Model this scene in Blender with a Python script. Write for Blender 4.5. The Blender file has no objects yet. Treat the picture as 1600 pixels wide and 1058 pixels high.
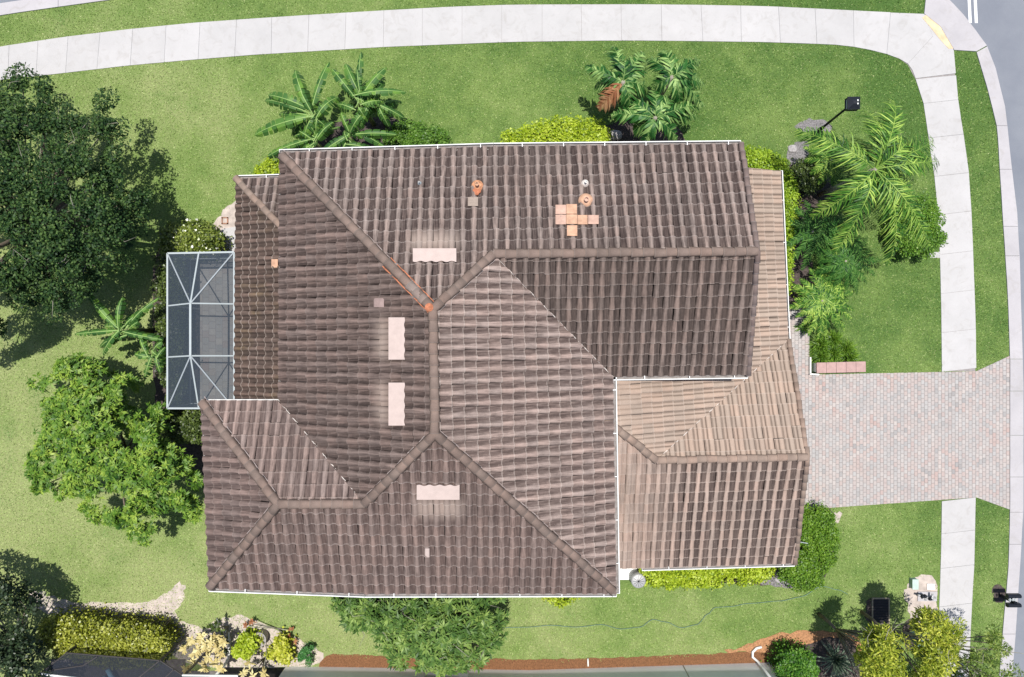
import bpy, bmesh, math, random
import numpy as np
from mathutils import Vector, Matrix
R = math.radians
random.seed(7); rng = np.random.default_rng(7)
SC = bpy.context.scene
COL = SC.collection
# ---------------------------------------------------------------- camera, sky, sun
H = 30.0; PPM = 35.0
cam = bpy.data.cameras.new('camera'); camo = bpy.data.objects.new('camera', cam); COL.objects.link(camo)
camo.location = (0, 0, H); camo.rotation_euler = (0, 0, 0)
cam.sensor_fit = 'HORIZONTAL'; cam.sensor_width = 36; cam.lens = 36 * H * PPM / 1600.0
cam.clip_end = 3000; SC.camera = camo
W = bpy.data.worlds.new('World'); SC.world = W; W.use_nodes = True
wn = W.node_tree.nodes; wl = W.node_tree.links
sky = wn.new('ShaderNodeTexSky'); sky.sky_type = 'NISHITA'; sky.sun_disc = False
sky.sun_elevation = R(83.5); sky.sun_rotation = 0
wn['Background'].inputs['Strength'].default_value = 0.09
wl.new(sky.outputs[0], wn['Background'].inputs['Color'])
sl = bpy.data.lights.new('sun', 'SUN'); sl.energy = 4.3; sl.angle = R(0.5); sl.color = (1, .962, .905)
so = bpy.data.objects.new('sun', sl); COL.objects.link(so); so.rotation_euler = (R(-6.5), 0, 0); so.location = (0, 5, 60)
SC.view_settings.view_transform = 'Standard'; SC.view_settings.look = 'None'
SC.view_settings.exposure = 0.45; SC.view_settings.gamma = 1

# ---------------------------------------------------------------- helpers
def P(px, py, z=0.0):
    k = (H - z) / H / PPM
    return Vector(((px - 800) * k, (529 - py) * k, z))
def tag(o, label=None, cat=None, group=None, kind=None):
    if label: o['label'] = label
    if cat: o['category'] = cat
    if group: o['group'] = group
    if kind: o['kind'] = kind
    return o
def empty(name, loc, label, cat, group=None):
    o = bpy.data.objects.new(name, None); COL.objects.link(o); o.location = loc; o.empty_display_size = .3
    return tag(o, label, cat, group)
def link(name, me, mat, parent=None):
    o = bpy.data.objects.new(name, me); COL.objects.link(o)
    for m in (mat if isinstance(mat, (list, tuple)) else [mat]): me.materials.append(m)
    if parent is not None:
        o.parent = parent; o.location = (-parent.location[0], -parent.location[1], -parent.location[2])
    return o
class MB:
    def __init__(s): s.v = []; s.f = []; s.m = []
    def add(s, vs, fs, m=0):
        b = len(s.v); s.v += [tuple(v) for v in vs]; s.f += [tuple(i + b for i in f) for f in fs]; s.m += [m] * len(fs)
    def box(s, c, d, rz=0, m=0):
        hx, hy, hz = d[0] / 2, d[1] / 2, d[2] / 2; c_, s_ = math.cos(rz), math.sin(rz)
        vs = [(c[0] + x * c_ - y * s_, c[1] + x * s_ + y * c_, c[2] + z) for z in (-hz, hz) for x, y in ((-hx, -hy), (hx, -hy), (hx, hy), (-hx, hy))]
        s.add(vs, [(3, 2, 1, 0), (4, 5, 6, 7), (0, 1, 5, 4), (1, 2, 6, 5), (2, 3, 7, 6), (3, 0, 4, 7)], m)
    def prism(s, poly, z0, z1, m=0):
        n = len(poly); a = sum(poly[i][0] * poly[(i + 1) % n][1] - poly[(i + 1) % n][0] * poly[i][1] for i in range(n))
        if a < 0: poly = poly[::-1]
        zz = [(p[2] if len(p) > 2 and z1 is None else z1) for p in poly]
        vs = [(p[0], p[1], z0) for p in poly] + [(p[0], p[1], z) for p, z in zip(poly, zz)]
        s.add(vs, [tuple(range(n - 1, -1, -1)), tuple(range(n, 2 * n))] + [(i, (i + 1) % n, n + (i + 1) % n, n + i) for i in range(n)], m)
    def bar(s, a, b, w, h=None, m=0):
        h = h or w; a = Vector(a); b = Vector(b); d = (b - a).normalized()
        up = Vector((0, 0, 1)) if abs(d.z) < .95 else Vector((1, 0, 0))
        x = d.cross(up).normalized() * w / 2; y = x.cross(d).normalized() * h / 2
        vs = [a - x - y, a + x - y, a + x + y, a - x + y, b - x - y, b + x - y, b + x + y, b - x + y]
        s.add(vs, [(0, 1, 2, 3), (7, 6, 5, 4), (0, 4, 5, 1), (1, 5, 6, 2), (2, 6, 7, 3), (3, 7, 4, 0)], m)
    def tube(s, pts, rad, n=6, m=0):
        pts = [Vector(p) for p in pts]; L = len(pts); rad = rad if hasattr(rad, '__len__') else [rad] * L
        vs = []; px = None
        for i, p in enumerate(pts):
            d = (pts[min(i + 1, L - 1)] - pts[max(i - 1, 0)]).normalized()
            if px is None: px = d.orthogonal().normalized()
            px = (px - d * px.dot(d)).normalized(); py = d.cross(px)
            vs += [p + (px * math.cos(2 * math.pi * k / n) + py * math.sin(2 * math.pi * k / n)) * rad[i] for k in range(n)]
        fs = [(i * n + k, i * n + (k + 1) % n, (i + 1) * n + (k + 1) % n, (i + 1) * n + k) for i in range(L - 1) for k in range(n)]
        fs += [tuple(range(n - 1, -1, -1)), tuple(range((L - 1) * n, L * n))]
        s.add(vs, fs, m)
    def lathe(s, c, prof, n=16, m=0):
        vs = [(c[0] + r * math.cos(2 * math.pi * k / n), c[1] + r * math.sin(2 * math.pi * k / n), c[2] + z) for r, z in prof for k in range(n)]
        L = len(prof)
        fs = [(i * n + k, i * n + (k + 1) % n, (i + 1) * n + (k + 1) % n, (i + 1) * n + k) for i in range(L - 1) for k in range(n)]
        fs += [tuple(range(n - 1, -1, -1)), tuple(range((L - 1) * n, L * n))]
        s.add(vs, fs, m)
    def build(s, name, mat, parent=None, smooth=False, attr=None):
        me = bpy.data.meshes.new(name); me.from_pydata(s.v, [], s.f)
        if isinstance(mat, (list, tuple)): me.polygons.foreach_set('material_index', s.m)
        if smooth: me.polygons.foreach_set('use_smooth', [True] * len(s.f))
        a = me.attributes.new('rnd', 'FLOAT', 'FACE')
        a.data.foreach_set('value', attr if attr is not None else [.5] * len(s.f))
        me.update(); return link(name, me, mat, parent)
# ---------------------------------------------------------------- node helpers
class NT:
    def __init__(s, name):
        s.mat = bpy.data.materials.new(name); s.mat.use_nodes = True; s.t = s.mat.node_tree; s.n = s.t.nodes
        s.b = s.n['Principled BSDF']; s.out = s.n['Material Output']; s.b.inputs['Roughness'].default_value = .85
        s.b.inputs['Specular IOR Level'].default_value = .25
    def L(s, a, b): s.t.links.new(a, b)
    def put(s, sock, v):
        if hasattr(v, 'is_linked') or isinstance(v, bpy.types.NodeSocket): s.L(v, sock)
        else: sock.default_value = v
    def coord(s):
        return s.n.new('ShaderNodeTexCoord').outputs['Object']
    def noise(s, scale, det=3, rough=.6, vec=None, dist=0):
        n = s.n.new('ShaderNodeTexNoise'); n.inputs['Scale'].default_value = scale; n.inputs['Detail'].default_value = det
        n.inputs['Roughness'].default_value = rough; n.inputs['Distortion'].default_value = dist
        s.L(vec if vec is not None else s.coord(), n.inputs['Vector']); return n.outputs['Fac']
    def scaled(s, v):
        m = s.n.new('ShaderNodeMapping'); m.inputs['Scale'].default_value = v; s.L(s.coord(), m.inputs['Vector']); return m.outputs[0]
    def math(s, op, a, b=0.0, clamp=False):
        n = s.n.new('ShaderNodeMath'); n.operation = op; n.use_clamp = clamp; s.put(n.inputs[0], a); s.put(n.inputs[1], b); return n.outputs[0]
    def ramp(s, fac, stops, interp='LINEAR'):
        n = s.n.new('ShaderNodeValToRGB'); n.color_ramp.interpolation = interp; e = n.color_ramp.elements
        while len(e) < len(stops): e.new(.5)
        for k, (p, c) in zip(e, stops):
            k.position = p; k.color = (c, c, c, 1) if not hasattr(c, '__len__') else (*c, 1)
        s.L(fac, n.inputs[0]); return n.outputs[0]
    def mix(s, f, a, b, mode='MIX'):
        n = s.n.new('ShaderNodeMix'); n.data_type = 'RGBA'; n.blend_type = mode
        s.put(n.inputs[0], f)
        for i, v in ((6, a), (7, b)):
            if isinstance(v, tuple): v = (*v, 1) if len(v) == 3 else v
            s.put(n.inputs[i], v)
        return n.outputs[2]
    def attr(s, name):
        n = s.n.new('ShaderNodeAttribute'); n.attribute_name = name; return n.outputs['Fac']
    def base(s, c):
        s.put(s.b.inputs['Base Color'], (*c, 1) if isinstance(c, tuple) else c); return s
    def bump(s, h, strength=.3, dist=.02):
        n = s.n.new('ShaderNodeBump'); n.inputs['Strength'].default_value = strength; n.inputs['Distance'].default_value = dist
        s.L(h, n.inputs['Height']); s.L(n.outputs[0], s.b.inputs['Normal'])
def plain(name, c, rough=.6, var=.15, metal=0, scale=6):
    m = NT(name); n = m.noise(scale, 4)
    f = m.ramp(n, [(.3, 1 - var), (.7, 1 + var)])
    m.base(m.mix(1.0, c, f, 'MULTIPLY')); m.b.inputs['Roughness'].default_value = rough; m.b.inputs['Metallic'].default_value = metal
    return m.mat
def leafmat(name, lo, mid, hi, rough=.5, trans=.25, spec=.3, nscale=1.2):
    m = NT(name); r = m.attr('rnd'); n = m.noise(nscale, 3)
    f = m.math('ADD', m.math('MULTIPLY', r, .60), m.math('ADD', m.math('MULTIPLY', n, .75), -.14), True)
    c = m.ramp(f, [(.18, lo), (.52, mid), (.88, hi)])
    m.base(c); m.b.inputs['Roughness'].default_value = rough; m.b.inputs['Specular IOR Level'].default_value = spec
    t = m.n.new('ShaderNodeBsdfTranslucent'); m.L(m.mix(1.0, c, (1.2, 1.25, .6), 'MULTIPLY'), t.inputs['Color'])
    x = m.n.new('ShaderNodeMixShader'); x.inputs[0].default_value = trans
    m.L(m.b.outputs[0], x.inputs[1]); m.L(t.outputs[0], x.inputs[2]); m.L(x.outputs[0], m.out.inputs[0])
    return m.mat
def concrete(name, lo, hi):
    m = NT(name); a = m.noise(.7, 5, .65); b = m.noise(25, 4, .7); r = m.attr('rnd')
    f = m.math('ADD', m.math('MULTIPLY', a, .6), m.math('ADD', m.math('MULTIPLY', b, .25), m.math('MULTIPLY', r, .12)))
    c = m.ramp(f, [(.3, lo), (.75, hi)])
    st = m.ramp(m.noise(1.6, 6, .7, m.scaled((1, 1, 1)), 1.5), [(.52, 0), (.72, .5)])
    m.base(m.mix(st, c, (.30, .28, .26))); m.bump(b, .15, .01); return m.mat
M = {}
M['sidewalk'] = concrete('pale concrete', (.375, .366, .362), (.475, .462, .458))
M['curb'] = concrete('kerb concrete', (.34, .325, .335), (.45, .43, .44))
m = NT('asphalt'); a = m.noise(.35, 4); b = m.noise(45, 3, .8)
c = m.ramp(a, [(.3, (.165, .18, .215)), (.7, (.235, .25, .28))])
m.base(m.mix(m.ramp(b, [(.3, 0), (.7, .5)]), c, (.12, .125, .14))); m.bump(b, .4, .01); M['asphalt'] = m.mat
m = NT('lawn'); big = m.noise(.16, 3, .55); med = m.noise(.9, 4, .6); fine = m.noise(16, 3, .75)
f = m.math('ADD', m.math('MULTIPLY', big, .5), m.math('ADD', m.math('MULTIPLY', med, .3), m.math('MULTIPLY', fine, .25)))
sx = m.n.new('ShaderNodeSeparateXYZ'); m.L(m.coord(), sx.inputs[0])
dry = m.math('ADD', m.math('MULTIPLY', sx.outputs[0], -.005), m.math('MULTIPLY', sx.outputs[1], -.005))
f = m.math('ADD', f, dry)
m.base(m.ramp(f, [(.36, (.055, .11, .022)), (.52, (.13, .19, .05)), (.68, (.22, .25, .10))])); m.bump(fine, .6, .04); M['lawn'] = m.mat
m = NT('grass blades'); big = m.noise(.16, 3, .55); med = m.noise(.9, 4, .6); r = m.attr('rnd')
f = m.math('ADD', m.math('MULTIPLY', big, .55), m.math('ADD', m.math('MULTIPLY', med, .35), m.math('MULTIPLY', r, .26)))
sx = m.n.new('ShaderNodeSeparateXYZ'); m.L(m.coord(), sx.inputs[0])
dry = m.math('ADD', m.math('MULTIPLY', sx.outputs[0], -.005), m.math('MULTIPLY', sx.outputs[1], -.005))
f = m.math('ADD', f, dry)
c = m.ramp(f, [(.34, (.070, .150, .026)), (.54, (.168, .262, .056)), (.80, (.31, .385, .135))])
c = m.mix(m.ramp(m.noise(.42, 5, .7, None, .5), [(.56, 0), (.68, .5)]), c, (.065, .165, .035))
m.base(m.mix(m.ramp(r, [(.92, 0), (.98, .4)]), c, (.5, .48, .27))); m.b.inputs['Roughness'].default_value = .6; M['grass'] = m.mat
def pavermat(name, cols, joint=None):
    m = NT(name); r = m.attr('rnd'); n = m.noise(.55, 4); f2 = m.noise(30, 3)
    c = m.ramp(r, [(i / (len(cols) - 1) if len(cols) > 1 else 0, x) for i, x in enumerate(cols)])
    c = m.mix(m.ramp(n, [(.35, 0), (.7, .6)]), c, (.35, .34, .33))
    c = m.mix(1.0, c, m.ramp(f2, [(.2, .88), (.8, 1.1)]), 'MULTIPLY')
    c = m.mix(m.ramp(m.noise(1.1, 6, .7, None, .8), [(.52, 0), (.72, .45)]), c, (.25, .24, .235))
    m.base(c); return m.mat
M['paver'] = pavermat('driveway pavers', [(.37, .27, .245), (.385, .325, .30), (.335, .315, .305), (.42, .375, .35), (.38, .30, .275), (.37, .355, .345), (.26, .245, .24)])
M['patio'] = pavermat('patio pavers', [(.24, .20, .185), (.28, .265, .24), (.22, .225, .22), (.33, .31, .28)])
M['joint'] = plain('joint sand', (.25, .23, .225), .95)
M['sand'] = plain('sandy soil', (.42, .36, .32), .95, .25, scale=3)
M['mulch'] = plain('brown mulch', (.16, .075, .035), .95, .6, scale=22)
M['straw'] = plain('pine straw', (.33, .17, .085), .95, .45, scale=16)
M['gravel'] = plain('grey gravel', (.17, .16, .16), .95, .6, scale=16)
M['mulchshade'] = plain('dark soil and shade', (.07, .055, .05), .95, .5, scale=12)  # soil of the beds, also the painted shadow beside the round shrub
M['white'] = plain('white paint', (.70, .70, .68), .5, .08)
M['offwhite'] = plain('off white aluminium', (.34, .38, .39), .5, .05)
M['wall'] = plain('cream stucco', (.62, .55, .45), .9, .06)
M['glass'] = plain('dark window glass', (.03, .04, .05), .08, .1)
M['black'] = plain('black metal', (.012, .014, .02), .35, .2)
M['trunk'] = plain('bark', (.16, .13, .1), .9, .3)
M['twig'] = plain('pale twigs', (.24, .23, .18), .8, .2)
M['palmtrunk'] = plain('palm trunk', (.30, .27, .22), .9, .3)
M['lampglass'] = plain('lamp glass', (.5, .52, .55), .1, .05)

# ---------------------------------------------------------------- clip + tiled surfaces
def clip_convex(bm, poly):
    n = len(poly); cx = sum(p[0] for p in poly) / n; cy = sum(p[1] for p in poly) / n
    for i in range(n):
        a = poly[i]; b = poly[(i + 1) % n]
        d = Vector((b[0] - a[0], b[1] - a[1], 0))
        if d.length < 1e-6: continue
        nn = Vector((d.y, -d.x, 0)).normalized()
        if nn.dot(Vector((cx - a[0], cy - a[1], 0))) > 0: nn = -nn
        bmesh.ops.bisect_plane(bm, geom=bm.verts[:] + bm.edges[:] + bm.faces[:], dist=1e-5, plane_co=(a[0], a[1], 0), plane_no=nn, clear_outer=True)
def dist_in(poly, x, y):
    n = len(poly); cx = sum(p[0] for p in poly) / n; cy = sum(p[1] for p in poly) / n; m = 1e9
    for i in range(n):
        a = poly[i]; b = poly[(i + 1) % n]; dx, dy = b[0] - a[0], b[1] - a[1]; L = math.hypot(dx, dy)
        if L < 1e-6: continue
        s = ((x - a[0]) * dy - (y - a[1]) * dx) / L; sc = ((cx - a[0]) * dy - (cy - a[1]) * dx)
        m = min(m, s if sc > 0 else -s)
    return m
def fit_plane(pts):
    A = np.array([[p[0], p[1], 1] for p in pts]); z = np.array([p[2] for p in pts])
    return np.linalg.lstsq(A, z, rcond=None)[0]
PROF = [(0, -.004), (.06, .028), (.14, .058), (.24, .076), (.34, .080), (.44, .070), (.53, .044), (.60, .010), (.68, -.008), (.80, -.012), (.92, -.010), (1.0, -.004)]
PROF2 = [(0, 0), (.07, .028), (.16, .042), (.30, .047), (.44, .042), (.53, .026), (.59, .0), (.66, .012), (.76, .016), (.86, .012), (.93, .004), (1.0, 0)]
def roof_bm(polys, fitpts, tw, cl, prof, seed, shift=0.0):
    a, b, c = fit_plane(fitpts); g = Vector((a, b)); gl = g.length
    up = Vector((a / gl, b / gl, gl)).normalized(); nrm = Vector((-a, -b, 1)).normalized()
    u = up.cross(nrm).normalized()
    allp = [p for q in polys for p in q]
    vmin = min((p[0] * a + p[1] * b) / gl for p in allp); O = Vector((a / gl * vmin, b / gl * vmin, 0)); O.z = a * O.x + b * O.y + c
    us = [(Vector((p[0], p[1], a * p[0] + b * p[1] + c)) - O).dot(u) for p in allp]
    vs = [(Vector((p[0], p[1], a * p[0] + b * p[1] + c)) - O).dot(up) for p in allp]
    rr = random.Random(seed); out = bmesh.new(); uvl = out.loops.layers.uv.new('tile'); out.loops.layers.uv.new('plane'); rl = out.faces.layers.float.new('rnd')
    i0, i1 = math.floor(min(us) / tw) - 1, math.ceil(max(us) / tw) + 1
    j1 = math.ceil(max(vs) / cl) + 1
    rn = {(i, j): rr.random() for i in range(i0, i1 + 1) for j in range(-1, j1 + 1)}
    jl = {k: (rr.gauss(0, .005), rr.gauss(0, .009), rr.gauss(0, .012)) for k in rn}
    for poly in polys:
        bm = bmesh.new(); uv = bm.loops.layers.uv.new('tile'); uv2 = bm.loops.layers.uv.new('plane'); uv = bm.loops.layers.uv['tile']; rl2 = bm.faces.layers.float.new('rnd')
        for i in range(i0, i1):
            for j in range(-1, j1):
                cpt = O + u * ((i + .5 + shift) * tw) + up * ((j + .5) * cl)
                if dist_in(poly, cpt.x, cpt.y) < -.65 * max(tw, cl): continue
                dz, du, dv = jl[(i, j)]
                rows = []
                for fv, lift, uvv in ((0, -.005, 0.0), (0.0, .034, 0.001), (.10, .030, .10), (1.02, .002, 1.0)):
                    row = []
                    for fu, h in prof:
                        fe = .32 + (fu - .32) * (1.07 - .17 * uvv) if (fu < .66 and prof is PROF) else fu
                        p = O + u * ((i + fe + shift) * tw + du) + up * ((j + fv) * cl + dv) + nrm * ((h + lift + dz) if lift > -.001 else h + lift)
                        row.append((bm.verts.new(p), (fu, uvv)))
                    rows.append(row)
                for r0, r1 in zip(rows[:-1], rows[1:]):
                    for k in range(len(prof) - 1):
                        q = (r0[k], r0[k + 1], r1[k + 1], r1[k])
                        f = bm.faces.new([x[0] for x in q])
                        for lp, x in zip(f.loops, q): lp[uv].uv = x[1]; lp[uv2].uv = (i + x[1][0], j + x[1][1] + seed * 13.7)
                        f[rl2] = rn[(i, j)]
        clip_convex(bm, poly)
        me = bpy.data.meshes.new('t'); bm.to_mesh(me); bm.free(); out.from_mesh(me); bpy.data.meshes.remove(me)
    bmesh.ops.recalc_face_normals(out, faces=[])
    return out
def roofmat(name, light, dark, edge, ramp, dirtscale=1.0, wobf=.20, streakf=1.0, taper=.38, grime=.55, clean=None, streak=None, warm=None, edgef=.8):
    m = NT(name)
    uvn = m.n.new('ShaderNodeUVMap'); uvn.uv_map = 'tile'; s = m.n.new('ShaderNodeSeparateXYZ'); m.L(uvn.outputs[0], s.inputs[0])
    fu, fv = s.outputs[0], s.outputs[1]; r = m.attr('rnd')
    wob = m.math('MULTIPLY', m.math('SUBTRACT', m.noise(9, 4, .7), .5), wobf)
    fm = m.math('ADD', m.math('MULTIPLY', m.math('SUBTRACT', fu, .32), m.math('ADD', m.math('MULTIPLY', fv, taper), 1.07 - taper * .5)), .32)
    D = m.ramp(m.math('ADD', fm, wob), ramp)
    pu = m.n.new('ShaderNodeUVMap'); pu.uv_map = 'plane'; mp = m.n.new('ShaderNodeMapping'); mp.inputs['Scale'].default_value = (7, .55, 1); m.L(pu.outputs[0], mp.inputs['Vector'])
    stk = m.noise(1.0, 4, .65, mp.outputs[0], .4)
    mp2 = m.n.new('ShaderNodeMapping'); mp2.inputs['Scale'].default_value = (2.2, .16, 1); m.L(pu.outputs[0], mp2.inputs['Vector']); stk2 = m.noise(1.0, 2, .5, mp2.outputs[0])
    n1 = m.noise(.45, 4, .6); n2 = m.noise(5, 5, .75); n3 = m.noise(40, 3, .8)
    amp = m.math('ADD', m.math('MULTIPLY', n1, .9 * dirtscale), m.math('ADD', m.math('MULTIPLY', n2, .7), -.12 + .25 * (dirtscale - 1)))
    d = m.math('MULTIPLY', D, m.math('ADD', amp, .45), True)
    sp = m.n.new('ShaderNodeSeparateXYZ'); m.L(m.coord(), sp.inputs[0])
    if clean:   # streak free zone where rain water from the upper roof keeps the tiles clean: (axis, from, to)
        ax, lo_, hi_ = clean
        t = m.n.new('ShaderNodeMapRange'); m.L(m.math('ADD', sp.outputs[ax], m.math('MULTIPLY', n2, .6)), t.inputs[0]); t.inputs[1].default_value = lo_; t.inputs[2].default_value = hi_
        t.inputs[3].default_value = .12; t.inputs[4].default_value = 1
        d = m.math('MULTIPLY', d, t.outputs[0])
    wash = None
    if streak:  # pale wash below the vents: list of (x0,x1,y0,y1,axis to fade,dirsign)
        for (x0, x1, y0, y1) in streak:
            def win(v, a_, b_, sft):
                t1 = m.n.new('ShaderNodeMapRange'); m.L(v, t1.inputs[0]); t1.inputs[1].default_value = a_ - sft; t1.inputs[2].default_value = a_ + sft
                t2 = m.n.new('ShaderNodeMapRange'); m.L(v, t2.inputs[0]); t2.inputs[1].default_value = b_ + sft; t2.inputs[2].default_value = b_ - sft
                return m.math('MULTIPLY', t1.outputs[0], t2.outputs[0])
            w = m.math('MULTIPLY', win(sp.outputs[0], x0, x1, .22), win(sp.outputs[1], y0, y1, .22))
            wash = w if wash is None else m.math('ADD', wash, w, True)
    d = m.math('ADD', m.math('MULTIPLY', d, .86), m.math('MULTIPLY', m.math('SUBTRACT', stk, .46), .8 * streakf), True)
    d = m.math('ADD', d, m.math('MULTIPLY', m.math('SUBTRACT', stk2, .5), .7 * streakf), True)
    if wash is not None: d = m.math('MULTIPLY', d, m.math('SUBTRACT', 1.0, m.math('MULTIPLY', wash, .7)), True)
    lt = m.mix(m.ramp(r, [(.15, 0), (.9, 1)]), light, tuple(x * f for x, f in zip(light, (1.15, 1.08, 1.05))))
    dk = m.mix(n2, tuple(x * .75 for x in dark), tuple(x * 1.35 for x in dark))
    if warm: lt = m.mix(m.ramp(m.noise(.8, 3), [(.5, 0), (.68, .6)]), lt, warm)
    c = m.mix(d, lt, dk)
    c = m.mix(m.ramp(fv, [(0, edgef), (.03, edgef), (.11, 0)]), c, edge)
    c = m.mix(m.ramp(n3, [(.52, 0), (.72, .55)]), c, tuple(x * .62 for x in light))
    c = m.mix(m.ramp(m.noise(14, 4, .8), [(.63, 0), (.72, .5)]), c, tuple(min(1, x * 1.35) for x in light))
    if wash is not None: c = m.mix(m.math('MULTIPLY', wash, m.math('MULTIPLY', stk, .9)), c, (.36, .29, .245))
    g_ = m.math('MULTIPLY', m.ramp(m.math('ADD', m.math('MULTIPLY', stk, .6), m.math('MULTIPLY', m.noise(2.2, 6, .75), .4)), [(.44, 0), (.62, 1)]), grime)
    if wash is not None: g_ = m.math('MULTIPLY', g_, m.math('SUBTRACT', 1.0, wash))
    c = m.mix(g_, c, tuple(x * .8 for x in dark)); c = m.mix(1.0, c, m.ramp(n1, [(.3, .84), (.7, 1.12)]), 'MULTIPLY')
    m.base(c); m.b.inputs['Roughness'].default_value = .9; m.bump(n3, .35, .01)
    return m.mat

# ================================================================= SETTING
def sheet(name, pxpoly, z, mat, thick=None, wob=0, **k):
    mb = MB(); poly = [P(x, y) for x, y in pxpoly]
    if wob:
        for _ in range(2): poly = [a.lerp(b, t_) for a, b in zip(poly, poly[1:] + poly[:1]) for t_ in (.25, .75)]
        q = []
        for i, a in enumerate(poly):
            b = poly[(i + 1) % len(poly)]; n = max(1, int((b - a).length / .22))
            for t in range(n):
                q.append(a.lerp(b, t / n) + Vector((random.uniform(-wob, wob), random.uniform(-wob, wob), 0)))
        poly = q
    mb.prism([(p.x, p.y) for p in poly], z - (thick or .05), z)
    return tag(mb.build(name, mat), kind='structure')
mb = MB(); mb.add([(-600, -600, 0), (600, -600, 0), (600, 600, 0), (-600, 600, 0)], [(0, 1, 2, 3)])
tag(mb.build('ground', M['lawn']), kind='structure')

def lin(pts, x, axis=0):
    o = 1 - axis
    for a, b in zip(pts[:-1], pts[1:]):
        if a[axis] <= x <= b[axis]: t = (x - a[axis]) / (b[axis] - a[axis] + 1e-9); return a[o] + (b[o] - a[o]) * t
    return pts[0][o] if x < pts[0][axis] else pts[-1][o]
TOPU = [(-150, 104), (0, 73), (100, 58), (200, 46), (300, 36), (400, 29), (500, 22.5), (600, 16.5), (700, 11), (800, 7.5), (1000, 7), (1100, 8), (1200, 10), (1300, 15), (1400, 20), (1443, 22)]
TOPL = [(-150, 156), (0, 125), (80, 117), (200, 103), (300, 94), (400, 86), (500, 80), (600, 74), (700, 70), (800, 66), (950, 64), (1000, 64), (1100, 65), (1200, 66.5), (1300, 70), (1345, 75), (1385, 85)]
RL = [(1430, 125), (1442, 160), (1448, 200), (1455, 250), (1460, 280), (1465, 340), (1468, 400), (1470, 480), (1471, 580), (1471, 780), (1470, 850), (1468, 920), (1465, 1000), (1462, 1075), (1455, 1250)]
RR = [(1490, 79), (1497, 160), (1505, 210), (1513, 265), (1518, 340), (1521, 420), (1524, 500), (1525, 580), (1524, 776), (1522, 880), (1518, 950), (1513, 1058), (1505, 1250)]
SWZ = .03
mb = MB(); at = []
def slab(poly, rv=None, gap=.007):
    ps = [P(x, y) for x, y in poly]; c = sum(ps, Vector()) / len(ps)
    ps = [p + (c - p).normalized() * gap for p in ps]
    nf = len(mb.f); mb.prism([(p.x, p.y) for p in ps], -.05, SWZ + random.uniform(-.002, .002)); at.extend([rv if rv is not None else random.random()] * (len(mb.f) - nf))
js = [(-140, -144), (-88, -92), (-36, -40), (15, 13), (60, 57), (107, 103), (157, 152), (208, 204), (260, 257), (313, 310), (370, 367), (425, 424), (483, 481), (541, 539), (600, 599), (660, 660), (722, 722), (784, 784), (847, 847), (908, 909), (970, 971), (1033, 1034), (1095, 1098), (1157, 1158), (1216, 1219), (1273, 1276), (1333, 1334), (1391, 1385)]
for (a, b), (c, d) in zip(js[:-1], js[1:]):
    mid = [((a + c) / 2, lin(TOPU, (a + c) / 2))], [((b + d) / 2, lin(TOPL, (b + d) / 2))]
    slab([(a, lin(TOPU, a)), mid[0][0], (c, lin(TOPU, c)), (d, lin(TOPL, d)), mid[1][0], (b, lin(TOPL, b))])
slab([(1391, 20), (1443, 22), (1457, 57), (1418, 100), (1404, 92), (1385, 85)])
slab([(1457, 57), (1443, 22), (1468, 42), (1490, 79), (1493, 115), (1430, 123), (1425, 110), (1418, 100)])
def jr(y0, y1):
    dy = 3
    slab([(lin(RL, y0 + dy, 1), y0 + dy), (lin(RR, y0 - dy, 1), y0 - dy), (lin(RR, (y0 + y1) / 2, 1), (y0 + y1) / 2), (lin(RR, y1 - dy, 1), y1 - dy), (lin(RL, y1 + dy, 1), y1 + dy), (lin(RL, (y0 + y1) / 2, 1), (y0 + y1) / 2)])
RJ = [121, 159, 213, 273, 333, 395, 456, 517, 578]
for a, b in zip(RJ[:-1], RJ[1:]): jr(a, b)
RJ2 = [780, 831, 885, 945, 1005, 1065, 1125, 1190]
for a, b in zip(RJ2[:-1], RJ2[1:]): jr(a, b)
tag(mb.build('sidewalk', M['sidewalk'], attr=at), kind='structure')
sheet('sidewalk_joint', [(x, y + .3) for x, y in TOPU] + [(1468, 43), (1489, 80)] + [(x - 1, y) for x, y in RR[1:8]] + [(1472, 580)] + [(x + 1, y) for x, y in RL[7::-1]] + [(1418, 101), (1405, 92)] + [(x, y - .3) for x, y in TOPL[::-1]], .004, M['joint'])
# kerb and apron
KI = [(1525, 82), (1545, 150), (1557, 200), (1561, 265), (1565, 330), (1573, 450), (1577, 555), (1577, 795), (1575, 880), (1568, 960), (1560, 1058), (1545, 1250)]
KO = [(1541, 72), (1555, 108), (1570, 170), (1580, 265), (1588, 330), (1592, 400), (1596, 530), (1598, 600), (1598, 795), (1593, 880), (1585, 1000), (1579, 1070), (1565, 1250)]
mb = MB(); at = []; SWZ = .05
ks = [77, 197, 265, 354, 400, 561, 611, 680, 745, 800, 850, 990, 1120, 1240]
for a, b in zip(ks[:-1], ks[1:]):
    o = 10 if a == 77 else 0
    n = 4; ys = [a + (b - a) * t / n for t in range(n + 1)]
    L_ = [(lin(KI, y + (5 if (a == 77 and y == a) else 0), 1), y + (5 if (a == 77 and y == a) else 0)) for y in ys]; R_ = [(lin(KO, y - (4 if (a == 77 and y == a) else 0), 1), y - (4 if (a == 77 and y == a) else 0)) for y in ys]
    slab(L_ + R_[::-1])
slab([(1443, 22), (1446, -6), (1474, -8), (1490, 8), (1505, 24), (1522, 46), (1541, 72), (1525, 81), (1490, 79), (1468, 42)], .4)
slab([(1446, -7), (1452, -130), (1420, -140), (1440, -60), (1474, -9)][::-1], .5)
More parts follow.
